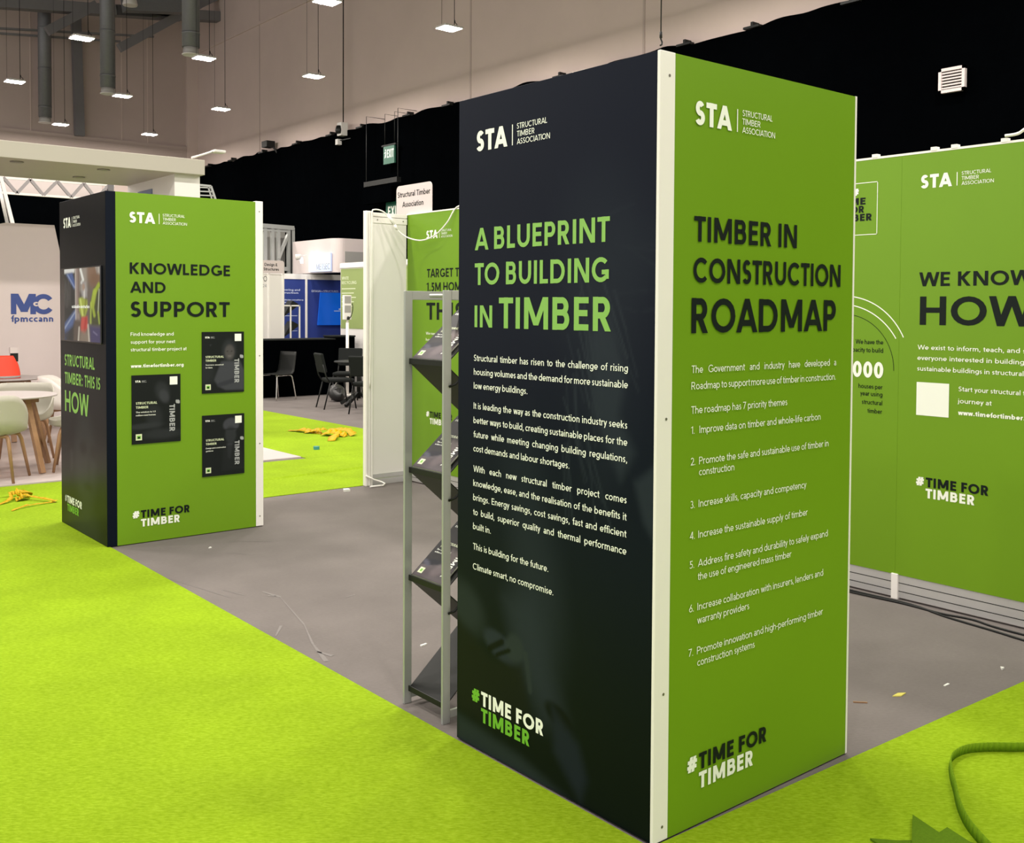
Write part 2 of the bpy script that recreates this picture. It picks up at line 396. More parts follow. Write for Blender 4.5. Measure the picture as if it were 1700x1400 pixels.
def stroke_quads(g, w):
    """2-D polygons of one glyph"""
    out = []
    hw = w/2
    for it in g:
        if it[0] == 'h':
            _, x0, x1, y = it; t = hw*0.94
            out.append([(x0, y-t), (x1, y-t), (x1, y+t), (x0, y+t)])
        elif it[0] == 'd':
            _, x, y = it; r = w*0.58
            out.append([(x+r*math.cos(k*PI/4), y+r*math.sin(k*PI/4)) for k in range(8)])
        elif it[0] == 'l':
            _, x0, y0, x1, y1 = it
            L = math.hypot(x1-x0, y1-y0)
            if abs(y1-y0) < 0.35*abs(x1-x0):
                t = hw*L/abs(x1-x0)
                if x0 > x1: x0, y0, x1, y1 = x1, y1, x0, y0
                out.append([(x0, y0-t), (x1, y1-t), (x1, y1+t), (x0, y0+t)])
            else:
                t = hw*L/abs(y1-y0)
                t = min(t, w*0.9)
                if y0 > y1: x0, y0, x1, y1 = x1, y1, x0, y0
                out.append([(x0-t, y0), (x0+t, y0), (x1+t, y1), (x1-t, y1)])
        else:
            _, cx, cy, rx, ry, a0, a1 = it
            n = max(3, int(abs(a1-a0)/18)); ix, iy = max(rx-w, .01), max(ry-w*.94, .01)
            for k in range(n):
                p = math.radians(a0+(a1-a0)*k/n); q = math.radians(a0+(a1-a0)*(k+1)/n)
                out.append([(cx+ix*math.cos(p), cy+iy*math.sin(p)), (cx+rx*math.cos(p), cy+ry*math.sin(p)),
                            (cx+rx*math.cos(q), cy+ry*math.sin(q)), (cx+ix*math.cos(q), cy+iy*math.sin(q))])
    return out
def fitk(s, width, cap, w):
    """letter stretch that fits a sample line to a width"""
    e = text(None, None, s, 0, None, 0, 1.0, None, w, xs=1.0)
    return width/cap/e
def text(mb, fr, s, ua, ub, v, cap, M, w=0.16, justify=False, n=EPS, xs=0.92, rot=None):
    """one line of lettering from ua; fitted to ub (letters stretched, or only the gaps when justify)"""
    items = []; x = 0; gaps = 0; last = 0
    for i, c in enumerate(s):
        if c == ' ':
            x += SPACE if s.isupper() else .35; gaps += 1; last = x; continue
        D, g, sb = glyph(c, w)
        if i > 0 and s[i-1] != ' ': x += sb
        items.append((x, gaps, g)); x += D; last = x; x += sb
        if c in 'AVWTLPFYvwyrft': x -= .015
    k = xs; gap = 0.0
    if ub is not None:
        if justify and gaps: gap = ((ub-ua)/cap - last*k)/gaps
        else: k = (ub-ua)/cap/last
    for x, gi, g in (items if mb else ()):
        for kk, poly in enumerate(stroke_quads(g, w)):
            P = [(ua+cap*(k*(x+a)+gap*gi), v+cap*b) for a, b in poly]
            if rot: P = [rot(a, b) for a, b in P]
            # keep the winding facing out
            ar = sum(P[i][0]*P[(i+1) % len(P)][1]-P[(i+1) % len(P)][0]*P[i][1] for i in range(len(P)))
            if ar < 0: P.reverse()
            mb.face([fr(a, b, n+kk*.00004) for a, b in P], M)
    return ua+cap*k*last
def rect(mb, fr, ua, va, ub, vb, M, n=EPS):
    mb.face([fr(ua, va, n), fr(ub, va, n), fr(ub, vb, n), fr(ua, vb, n)], M)

def sta_logo(fr, u, v, parent, n=EPS):
    mb = MB()
    text(mb, fr, 'STA', u, u+.178, v, .0745, WHITEPRINT, .24, n=n)
    rect(mb, fr, u+.203, v, u+.2075, v+.072, WHITEPRINT, n)
    text(mb, fr, 'STRUCTURAL', u+.23, u+.387, v+.0535, .0195, WHITEPRINT, .13, n=n)
    text(mb, fr, 'TIMBER', u+.23, u+.323, v+.0267, .0195, WHITEPRINT, .13, n=n)
    text(mb, fr, 'ASSOCIATION', u+.23, u+.402, v, .0195, WHITEPRINT, .13, n=n)
    o = mb.build('logo_lettering', parent); o['label'] = 'white association logo'
    return o
def hash_logo(fr, u, v, parent, hashM, M1, M2):
    mb = MB()
    text(mb, fr, '#', u, u+.046, v+.002, .05, hashM, .24)
    text(mb, fr, 'TIME FOR', u+.056, u+.402, v, .053, M1, .235)
    text(mb, fr, 'TIMBER', u+.056, u+.33, v-.061, .053, M2, .235)
    o = mb.build('slogan_lettering', parent); o['label'] = 'two-line hashtag slogan'
    return o

# ------------------------------------------------------------------ soft painted pictures (printed photographs)
def lerp(a, b, t): return tuple(x+(y-x)*t for x, y in zip(a, b))
def sstep(a, b, x):
    t = max(0, min(1, (x-a)/(b-a) if b != a else 0)); return t*t*(3-2*t)
def paint(base, shapes):
    """shapes: ('e',cx,cy,rx,ry,rot,col,alpha,soft) or ('s',x0,y0,x1,y1,w,col,alpha,soft) or ('p',[pts],col,alpha,soft)"""
    def fn(x, y):
        c = base(x, y) if callable(base) else base
        for s in shapes:
            if s[0] == 'e':
                _, cx, cy, rx, ry, ro, col, al, so = s
                dx, dy = x-cx, y-cy; cr, sr = math.cos(ro), math.sin(ro)
                a = (dx*cr+dy*sr)/rx; b = (-dx*sr+dy*cr)/ry
                dd = 1-math.sqrt(a*a+b*b); k = sstep(-so, so, dd)
            elif s[0] == 's':
                _, x0, y0, x1, y1, w, col, al, so = s
                L2 = (x1-x0)**2+(y1-y0)**2; t = max(0, min(1, ((x-x0)*(x1-x0)+(y-y0)*(y1-y0))/L2))
                dd = 1-math.hypot(x-x0-(x1-x0)*t, y-y0-(y1-y0)*t)/w; k = sstep(-so, so, dd)
            else:
                _, pts, col, al, so = s
                k = 0; inside = False; md = 1e9
                for i in range(len(pts)):
                    ax, ay = pts[i]; bx, by = pts[(i+1) % len(pts)]
                    if (ay > y) != (by > y) and x < (bx-ax)*(y-ay)/(by-ay)+ax: inside = not inside
                    L2 = (bx-ax)**2+(by-ay)**2 or 1e-9
                    t = max(0, min(1, ((x-ax)*(bx-ax)+(y-ay)*(by-ay))/L2))
                    md = min(md, math.hypot(x-ax-(bx-ax)*t, y-ay-(by-ay)*t))
                k = sstep(-so, so, md if inside else -md)
            if k > 0: c = lerp(c, col, al*k)
        return c
    return fn

def cam_point(px, py, axis, c):
    q = Vector(((px-838.27)/1698.0, -(py-563.67)/1698.0, 1.0))
    dr = r1*q.x + u1*q.y + d*q.z
    o = Vector((-2.2816, -2.0792, 1.6334)); t = (c-o[axis])/dr[axis]
    return o+dr*t

# ------------------------------------------------------------------ the setting
mb = MB(); mb.box((-14, -14, -0.2), (24, 27, 0), GREYCARPET); mb.build('floor', kind='structure')
# lime aisle carpet strips round the grey stand floor (x 0..3.06, y 0..5.93)
zt = 0.005
def carpet(poly, label):
    mb = MB(); mb.prism(poly, 0.0, zt, GREENCARPET); return tag(mb.build('aisle_carpet'), label, 'carpet')
ca1 = carpet([(-9, -9), (-.012, -9), (-.012, 7.83), (-9, 7.83)], 'broad lime green felt carpet strip filling the left foreground aisle')
ca2 = carpet([(-.0115, -9), (8, -9), (8, -.27), (2.3, -.075), (1.06, -.034), (-.0115, -.002)], 'lime green felt carpet in front of the near pillar at lower right')
ca3 = carpet([(-.0115, 5.945), (4.88, 5.945), (4.88, 7.7), (-.0115, 7.83)], 'lime green felt carpet crossing behind the grey stand floor in the gap')
ca4 = carpet([(2.985, 7.755), (4.88, 7.705), (4.88, 22), (2.985, 22)], 'lime green felt carpet of the far aisle under the orange film heap')
def ridge(pts, w, h, par):
    mb = MB(); n = len(pts)-1
    for i in range(n):
        (x0, y0), (x1, y1) = pts[i], pts[i+1]
        L = math.hypot(x1-x0, y1-y0); nx, ny = -(y1-y0)/L*w, (x1-x0)/L*w
        h0 = h*math.sin(PI*i/n); h1 = h*math.sin(PI*(i+1)/n)
        mb.face([(x0-nx, y0-ny, zt), (x1-nx, y1-ny, zt), (x1, y1, zt+h1), (x0, y0, zt+h0)], GREENCARPET, True)
        mb.face([(x0, y0, zt+h0), (x1, y1, zt+h1), (x1+nx, y1+ny, zt), (x0+nx, y0+ny, zt)], GREENCARPET, True)
    mb.build('buckled_fold', par)
ridge([(1.75, 6.75), (2.2, 6.76), (2.7, 6.79), (3.1, 6.84), (3.3, 6.85)], .03, .016, ca3)
ridge([(-.9, 7.38), (-.6, 7.35), (-.3, 7.31), (-.03, 7.3)], .03, .014, ca1)

HY = 26.0; HX = 9.3
mb = MB(); mb.box((HX, -14, 0), (HX+.4, HY+.4, 11), CONCRETE)
for y in (22.0, 13.2, 8.82, 4.4): mb.box((HX-.012, y-.02, 0), (HX, y+.02, 11), CONCRETE2)
mb.box((HX-.03, -14, 8.72), (HX, HY, 8.80), CONCRETE)
mb.build('wall_right', kind='structure')
mb = MB(); mb.box((-14, HY, 0), (HX, HY+.4, 11), CONCRETE2)
mb.box((8.98, HY-.10, 0), (HX, HY, 11), CONCRETE)
mb.box((-14, HY-.08, 0), (8.98, HY, 6.09), CONCRETE2)
for x in (7.2, 7.9, 4.9): mb.box((x-.012, HY-.012, 6.09), (x+.012, HY, 11), CONCRETE)
mb.build('wall_back', kind='structure')
mb = MB(); mb.box((-14, -14, 11), (24, 27, 11.2), BEAM); mb.build('ceiling', kind='structure')

# black drapes along the hall walls
def drape(name, label, p0, p1, z1, amp, sag=0.022, seed=1):
    rnd = random.Random(seed); ph = [rnd.uniform(0, 6) for _ in range(6)]
    p0 = Vector(p0); p1 = Vector(p1); t = (p1-p0); L = t.length; t.normalize(); n = Vector((-t.y, t.x, 0))
    mb = MB()
    def fn(a, b):
        s = a*L
        k = math.sin(s*5.1+ph[0])*.6+math.sin(s*9.7+ph[1])*.4
        top = z1 + sag*(abs(math.sin(s*PI/3.1))*-1) + .02*math.sin(s*2.3+ph[2])+.018*math.sin(s*6.1+ph[3])
        return p0+t*s+n*(amp*k*(0.4+.6*b))+Vector((0, 0, top*b))
    mb.grid(fn, int(L*10), 6, DRAPE)
    o = mb.build(name); return tag(o, label, 'curtain')
side_drape = drape('black_drape', 'tall black drape hung along the right hall wall behind all stands', (9.16, -13, 0), (9.16, 25.9, 0), 5.48, .035, seed=3)
drape('black_drape', 'black drape along the far hall wall behind the roof truss at left', (9.0, 25.8, 0), (-13, 25.8, 0), 4.55, .035, seed=5)
for y in (24.9, 23.4, 21.6, 19.8, 18.2, 16.9, 15.1, 13.75, 10.6, 7.9, 6.7, 5.2):
    mb = MB(); mb.box((HX-.2, y-.16, 5.44), (HX-.10, y+.1, 5.47), BLACKPL); mb.box((HX-.14, y-.02, 5.46), (HX-.0, y+.02, 5.54), BLACKPL)
    mb.build('hook', side_drape)

# ------------------------------------------------------------------ pillars
def pillar_body(root, x0, y0, W, D, edge_dark, pic):
    t = 0.066; H = 2.4; zb = 0.006
    # dark panel on the left, with its own painted edge
    mb = MB(); mb.box((x0, y0+.004, zb), (x0+t, y0+D, H), NAVY)
    dark = mb.build('dark_panel', root, bevel=.002); dark['label'] = 'navy printed panel'
    mb = MB(); mb.box((x0+(0 if edge_dark else -.0015), y0, zb), (x0+t, y0+.012, H+.001), NAVY if edge_dark else WHITE)
    es = mb.build('edge_strip', root, bevel=.002)
    es['label'] = 'dark edge of the navy panel' if edge_dark else 'white painted edge strip'
    if not edge_dark:
        for z in (2.33, 1.30, .46, .02+.03):
            s = MB(); s.tube([(x0+t*.6, y0+.001, z), (x0+t*.6, y0-.0012, z)], .0045, SCREW, 10); s.build('screw', es)
    return dark

# --- near pillar
P1 = thing('display_pillar', 'near square pillar, navy blueprint text on one face and green roadmap list on the other', 'display pillar')
FL = Frame((0, 0, 0), (0, -1, 0), (0, 0, 1), (-1, 0, 0))
FR = Frame((0, 0, 0), (1, 0, 0), (0, 0, 1), (0, -1, 0))
dk = pillar_body(P1, 0, 0, 1.04, 1.0, False, True)
# the navy face carries a faint printed photograph of a person bent over a drawing
nb = lambda x, y: lerp((0.0030, 0.0056, 0.0054), (0.0042, 0.0066, 0.0145), sstep(.1, 1.1, y))  # navy base; the green carpet's reflection is painted into its lower part
li = (0.020, 0.027, 0.037); md_ = (0.011, 0.0155, 0.024); dkc = (0.002, 0.003, 0.003); wm = (0.022, 0.030, 0.033)
SH = [('e', -.24, 1.86, .17, .20, 0.2, md_, .55, .8),                # hair crown
      ('p', [(-.40, 1.72), (-.30, 1.86), (-.13, 1.90), (-.06, 1.62), (-.10, 1.25), (-.22, 1.05), (-.36, 1.3)], md_, .55, .12),
      ('p', [(-.30, 1.55), (-.20, 1.62), (-.13, 1.42), (-.16, 1.30), (-.09, 1.19), (-.15, 1.10), (-.27, 1.30)], li, .8, .03),   # face
      ('p', [(-.09, 1.10), (-.005, 1.16), (-.005, .93), (-.05, .98)], li, .8, .02),                                                # collar
      ('e', -.20, 1.72, .30, .10, .5, md_, .4, .8),
      ('e', -.63, 1.03, .10, .2, 0, md_, .6, .8), ('e', -.55, .62, .13, .30, .1, li, .55, .7),
      ('p', [(-.72, .60), (-.55, .64), (-.48, .42), (-.40, .27), (-.50, .22), (-.64, .40)], li, .7, .07),                       # forearm
      ('e', -.95, .52, .12, .08, -.5, wm, .7, .5), ('e', -.74, .42, .10, .045, -.3, li, .9, .25), ('e', -.66, .435, .05, .05, .2, wm, .9, .25),
      ('s', -.80, .40, -.73, .44, .012, dkc, .9, .5), ('s', -.76, .385, -.69, .42, .008, dkc, .9, .5), ('s', -.60, .43, -.575, .31, .012, wm, .9, .4),
      ('p', [(-1.0, .47), (-.80, .36), (-.62, .38), (-.58, .25), (-.74, .12), (-1.0, .12)], (0.007, 0.0085, 0.008), .8, .03),
      ('e', -.43, .265, .07, .035, -.35, dkc, .9, .3),
      ('p', [(-.46, .29), (-.33, .20), (-.29, .10), (-.32, .02), (-.45, .14)], md_, .9, .03),
      ('p', [(-1.0, .10), (-.62, .06), (-.30, -.02), (-1.0, -.02)], (0.022, 0.032, 0.034), .7, .03)]
rnd = random.Random(4)
for k in range(26):                                                    # hair strands
    x = rnd.uniform(-.42, -.16); y = rnd.uniform(1.15, 1.8)
    SH.append(('s', x, y, x+rnd.uniform(.0, .12), y-rnd.uniform(.12, .3), .004, li, rnd.uniform(.3, .8), .9))
for k in range(10):
    x = rnd.uniform(-.25, -.05); y = rnd.uniform(1.6, 1.95)
    SH.append(('s', x, y, x+rnd.uniform(.06, .2), y+rnd.uniform(-.12, .03), .004, md_, rnd.uniform(.3, .8), .9))
pf = paint(nb, SH)
mb = MB()
mb.grid(lambda a, b: FL(-.998+.996*a, .007+2.391*b, .0008), 130, 300, NAVYPIC, False, lambda a, b: pf(-.998+.996*a, .007+2.391*b))
pp = mb.build('photo_print', dk); pp['label'] = 'faint dark photograph of a person bent over a drawing'
sta_logo(FL, -.892, 2.2, dk)
mb = MB()
text(mb, FL, 'A BLUEPRINT', -.899, -.205, 1.843, .0795, GREENPRINT, .195)
text(mb, FL, 'TO BUILDING', -.899, -.207, 1.716, .0795, GREENPRINT, .195)
text(mb, FL, 'IN', -.899, -.795, 1.562, .0795, GREENPRINT, .195)
text(mb, FL, 'TIMBER', -.757, -.195, 1.561, .109, GREENPRINT, .195)
mb.build('heading_lettering', dk)['label'] = 'light green blueprint heading'
mb = MB()
BL = [(1.438, 'Structural timber has risen to the challenge of rising', -.121), (1.387, 'housing volumes and the demand for more sustainable', -.121), (1.336, 'low energy buildings.', -.598),
      (1.262, 'It is leading the way as the construction industry seeks', -.121), (1.209, 'better ways to build, creating sustainable places for the', -.121), (1.157, 'future while meeting changing building regulations,', -.121), (1.105, 'cost demands and labour shortages.', -.383),
      (1.030, 'With each new structural timber project comes', -.121), (.977, 'knowledge, ease, and the realisation of the benefits it', -.121), (.924, 'brings. Energy savings, cost savings, fast and efficient', -.121), (.870, 'to build, superior quality and thermal performance', -.121), (.817, 'built in.', -.797),
      (.742, 'This is building for the future.', -.484), (.668, 'Climate smart, no compromise.', -.458)]
kB = fitk('cost demands and labour shortages.', .519, .0235, .135)
for v, s, ub in BL: text(mb, FL, s, -.902, ub, v, .0235, WHITEPRINT, .135, justify=(ub == -.121), xs=kB)
mb.build('body_lettering', dk)['label'] = 'small white paragraphs'
hash_logo(FL, -.905, .174, dk, LOGOGREEN, WHITEPRINT, LOGOGREEN)
mb = MB(); mb.box((.0665, .001, .006), (1.031, .045, 2.4), GREEN)
gp = mb.build('green_panel', P1); gp['label'] = 'green printed panel'
mb = MB(); mb.box((1.0312, .0, .006), (1.041, .05, 2.401), WHITE); mb.build('edge_trim', P1)['label'] = 'thin white right edge'
mb = MB(); mb.box((1.0, .051, .006), (1.04, .94, 2.4), WHITE); mb.box((.067, .94, .006), (1.04, .999, 2.4), WHITE); mb.build('rear_panel', P1)
mb = MB(); mb.box((.067, .046, 2.36), (1.0, .94, 2.385), WHITE); mb.build('top_cap', P1)
mb = MB(); mb.box((.02, .02, 0), (1.02, .98, .006), BLACKPL); mb.build('base_plinth', P1)
sta_logo(FR, .155, 2.198, gp)
mb = MB()
text(mb, FR, 'TIMBER IN', .157, .687, 1.841, .0785, BLACKPRINT, .195)
text(mb, FR, 'CONSTRUCTION', .155, .951, 1.714, .0785, BLACKPRINT, .195)
text(mb, FR, 'ROADMAP', .149, .925, 1.558, .109, BLACKPRINT, .195)
mb.build('heading_lettering', gp)['label'] = 'dark roadmap heading'
mb = MB()
RL = [(1.435, 'The Government and industry have developed a', .152, .931, 1), (1.384, 'Roadmap to support more use of timber in construction.', .152, .93, 1), (1.309, 'The roadmap has 7 priority themes', .152, .644, 0),
      (1.2465, 'Improve data on timber and whole-life carbon', .192, .84, 0), (1.149, 'Promote the safe and sustainable use of timber in', .192, .891, 0), (1.114, 'construction', .192, .365, 0),
      (1.015, 'Increase skills, capacity and competency', .192, .762, 0), (.918, 'Increase the sustainable supply of timber', .192, .771, 0), (.827, 'Address fire safety and durability to safely expand', .192, .895, 0), (.785, 'the use of engineered mass timber', .192, .68, 0),
      (.690, 'Increase collaboration with insurers, lenders and', .192, .87, 0), (.647, 'warranty providers', .192, .451, 0), (.551, 'Promote innovation and high-performing timber', .192, .872, 0), (.513, 'construction systems', .194, .483, 0)]
kR = fitk('The roadmap has 7 priority themes', .492, .0235, .115)
for v, s, ua, ub, j in RL: text(mb, FR, s, ua, ub, v, .0235, WHITEPRINT, .115, justify=bool(j), xs=kR)
for k, v in enumerate((1.2465, 1.149, 1.015, .918, .827, .690, .551)): text(mb, FR, '%d.' % (k+1), .152, None, v, .0235, WHITEPRINT, .115, xs=kR)
mb.build('body_lettering', gp)['label'] = 'white numbered list of seven themes'
hash_logo(FR, .152, .179, gp, WHITEPRINT, BLACKPRINT, WHITEPRINT)

# --- far pillar
x2, y2 = -.032, 4.913
P2 = thing('display_pillar', 'far square pillar at left with wall screen and green knowledge and support face', 'display pillar', (0, 0, 0))
dk2 = pillar_body(P2, x2, y2, 1.12, 1.04, True, False)
F2L = Frame((x2, 0, 0), (0, -1, 0), (0, 0, 1), (-1, 0, 0))
F2R = Frame((0, y2, 0), (1, 0, 0), (0, 0, 1), (0, -1, 0))
fc = (0.026, 0.029, 0.033)
pf2 = paint((0.0062, 0.0070, 0.0088), [('e', -5.38, .52, .23, .36, .05, fc, .6, .35), ('e', -5.42, .62, .08, .05, 0, (0.003, 0.0035, 0.004), .8, .6), ('e', -5.2, .61, .07, .05, 0, (0.003, 0.0035, 0.004), .7, .6),
      ('e', -5.30, .50, .035, .10, 0, (0.010, 0.011, 0.012), .7, .7), ('e', -5.31, .36, .09, .03, 0, (0.005, 0.0055, 0.006), .8, .6), ('e', -5.30, .03, .22, .16, 0, fc, .5, .6), ('s', -5.70, .55, -5.70, .45, .03, fc, .6, .8),
      ('e', -5.6, .03, .2, .15, 0, fc, .4, .6)])
mb = MB(); mb.grid(lambda a, b: F2L(-5.95+1.034*a, .008+2.39*b, .0008), 60, 140, NAVYPIC, False, lambda a, b: pf2(-5.95+1.034*a, .008+2.39*b))
mb.build('photo_print', dk2)['label'] = 'faint dark photograph of a face low on the panel'
sta_logo(F2L, -5.85, 2.2, dk2)
mb = MB()
text(mb, F2L, 'STRUCTURAL', -5.845, -5.155, 1.19, .084, GREENPRINT, .185)
text(mb, F2L, 'TIMBER: THIS IS', -5.845, -5.035, 1.059, .084, GREENPRINT, .185)
text(mb, F2L, 'HOW', -5.845, -5.287, .853, .154, GREENPRINT, .185)
mb.build('heading_lettering', dk2)['label'] = 'light green heading below the screen'
hash_logo(F2L, -5.863, .176, dk2, GREYPRINT, WHITEPRINT, LOGOGREEN)
mb = MB(); mb.box((x2+.0665, y2+.001, .006), (1.044, y2+.045, 2.4), GREEN)
gp2 = mb.build('green_panel', P2); gp2['label'] = 'green printed panel with three posters'
mb = MB(); mb.box((1.045, y2-.001, .006), (1.104, y2+1.02, 2.406), WHITE); es2 = mb.build('edge_strip', P2, bevel=.003); es2['label'] = 'white painted edge strip'
for z in (2.33, 1.27, .62, .08):
    s = MB(); s.tube([(1.075, y2-.0005, z), (1.075, y2-.0025, z)], .005, SCREW, 10); s.build('screw', es2)
mb = MB(); mb.box((x2+.067, y2+.98, .006), (1.044, y2+1.03, 2.4), WHITE); mb.build('rear_panel', P2)
mb = MB(); mb.box((x2+.067, y2+.046, 2.36), (1.044, y2+.98, 2.385), WHITE); mb.build('top_cap', P2)
mb = MB(); mb.box((x2+.02, y2+.02, 0), (1.08, y2+1.0, .006), BLACKPL); mb.build('base_plinth', P2)
sta_logo(F2R, .125, 2.197, gp2)
mb = MB()
text(mb, F2R, 'KNOWLEDGE', .127, .846, 1.851, .077, BLACKPRINT, .195)
text(mb, F2R, 'AND', .129, .373, 1.723, .075, BLACKPRINT, .195)
text(mb, F2R, 'SUPPORT', .129, .843, 1.557, .107, BLACKPRINT, .195)
mb.build('heading_lettering', gp2)['label'] = 'dark heading'
mb = MB()
text(mb, F2R, 'Find knowledge and', .13, .428, 1.428, .0245, WHITEPRINT, .14)
text(mb, F2R, 'support for your next', .13, .439, 1.375, .0245, WHITEPRINT, .14)
text(mb, F2R, 'structural timber project at', .13, .521, 1.323, .0245, WHITEPRINT, .14)
text(mb, F2R, 'www.timefortimber.org', .13, .498, 1.211, .0245, WHITEPRINT, .21)
mb.build('body_lettering', gp2)['label'] = 'white paragraph and web address'
hash_logo(F2R, .137, .176, gp2, WHITEPRINT, BLACKPRINT, WHITEPRINT)
pb = (0.012, 0.014, 0.014); pg = (0.05, 0.053, 0.062); pm = (0.028, 0.031, 0.034)
def poster(u0, v0, u1, v1, shapes, lines, label):
    w = u1-u0; h = v1-v0
    pfn = paint(pb, shapes)
    mb = MB(); mb.box((u0, y2-.005, v0), (u1, y2, v1), BLACKPL)
    o = mb.build('poster', gp2); o['label'] = label
    mb = MB(); mb.grid(lambda a, b: F2R(u0+w*a, v0+h*b, .0056), 40, 56, PICT, False, lambda a, b: pfn(a, b*1.4))
    fr = Frame((0, y2, 0), (1, 0, 0), (0, 0, 1), (0, -1, 0)); n = .0064
    T = lambda s, a, b, y, c, M, ww: text(mb, fr, s, u0+w*a, u0+w*b, v0+h*y, h*c, M, ww, n=n)
    T('STA', .07, .18, .895, .03, WHITEPRINT, .26)
    for k in range(3): rect(mb, fr, u0+w*.20, v0+h*(.895+.011*k), u0+w*(.30, .26, .29)[k], v0+h*(.899+.011*k), GREYPRINT, n)
    rect(mb, fr, u0+w*.775, v0+h*.845, u0+w*.935, v0+h*.965, WHITEPRINT, n)      # blank code card
    T('STRUCTURAL', .08, .51, .575, .035, PALEPRINT, .2)
    T('TIMBER', .08, .33, .515, .035, PALEPRINT, .2)
    for k, (s, b) in enumerate(lines): T(s, .08, b, .452-.045*k, .022, WHITEPRINT, .15)
    # the word turned on its side
    c0, s0 = u0+w*.765, v0+h*.555
    text(mb, fr, 'TIMBER', 0, h*.40, 0, w*.115, GREYPRINT, .22, n=n, rot=lambda a, b: (c0+b, s0-a))
    text(mb, fr, '#', 0, w*.085, 0, w*.09, GREYPRINT, .22, n=n, rot=lambda a, b: (u0+w*.895+b, v0+h*.62-a))
    rect(mb, fr, u0+w*.075, v0+h*.055, u0+w*.20, v0+h*.145, PALEPRINT, n)
    rect(mb, fr, u0+w*.10, v0+h*.075, u0+w*.175, v0+h*.122, LOGOGREEN, n+.0004)
    rect(mb, fr, u0+w*.115, v0+h*.08, u0+w*.16, v0+h*.105, BLACKPRINT, n+.0008)
    mb.build('poster_print', o)
poster(.134, .687, .474, 1.159, [('e', .62, 1.05, .14, .20, .3, pm, .8, .4), ('e', .66, .95, .09, .14, .4, pg, .6, .4), ('e', .45, .55, .16, .25, .2, pm, .6, .5), ('e', .25, .36, .35, .06, .05, pm, .9, .4), ('e', .6, .18, .4, .1, 0, pm, .7, .5)],
       [('The solution to 1.5', .48), ('million new homes', .48)], 'poster at left about the solution to new homes')
poster(.632, 1.011, .950, 1.450, [('e', .64, .95, .17, .27, 0, pm, .8, .3), ('e', .65, .93, .115, .17, 0, (0.075, 0.07, 0.07), .9, .25), ('e', .60, .95, .02, .015, 0, pb, .8, .5), ('e', .70, .95, .02, .015, 0, pb, .8, .5), ('e', .65, .84, .05, .02, 0, (0.12, 0.11, 0.11), .8, .4),
       ('p', [(.45, .72), (.9, .72), (1, .5), (1, .05), (.55, .06), (.38, .15), (.28, .3)], pg, .95, .03), ('s', .4, .18, .85, .3, .05, (0.03, 0.032, 0.04), .8, .5), ('e', .2, 1.1, .02, .02, 0, pg, .6, .5), ('e', .1, .5, .2, .3, 0, pm, .5, .5)],
       [('Success assured', .50), ('for clients', .24)], 'poster at upper right showing a smiling woman with folded arms')
poster(.632, .414, .951, .853, [('e', .68, 1.15, .19, .16, 0, pg, .95, .15), ('e', .67, .92, .13, .20, 0, pm, .95, .25), ('s', .5, 1.05, .86, 1.05, .02, pb, .8, .5), ('p', [(.58, .72), (.72, .72), (.66, .36), (.60, .4)], pg, .9, .02), ('p', [(.5, .7), (.9, .7), (1, .1), (.45, .1)], (0.017, 0.019, 0.02), .8, .04)],
       [('Design and construction', .55), ('guidance', .25)], 'poster at lower right showing a bearded man in a hard hat')

# wall screen on the far pillar: a thing of its own
u0_, u1_, v0_, v1_ = -5.90, -4.985, 1.372, 1.905
TV = thing('wall_screen', 'lit flat screen mounted on the navy face of the far pillar', 'screen', (x2, 5.43, v0_))
def rel(o_loc, fr): return Frame(fr.O-Vector(o_loc), fr.U, fr.V, fr.N)
FTV = rel(TV.location, F2L)
mb = MB()
a = FTV(u0_, v0_, .0015); b = FTV(u1_, v1_, .012)
mb.box(tuple(min(p, q) for p, q in zip(a, b)), tuple(max(p, q) for p, q in zip(a, b)), DARKGLASS); mb.build('housing', TV, bevel=.004)
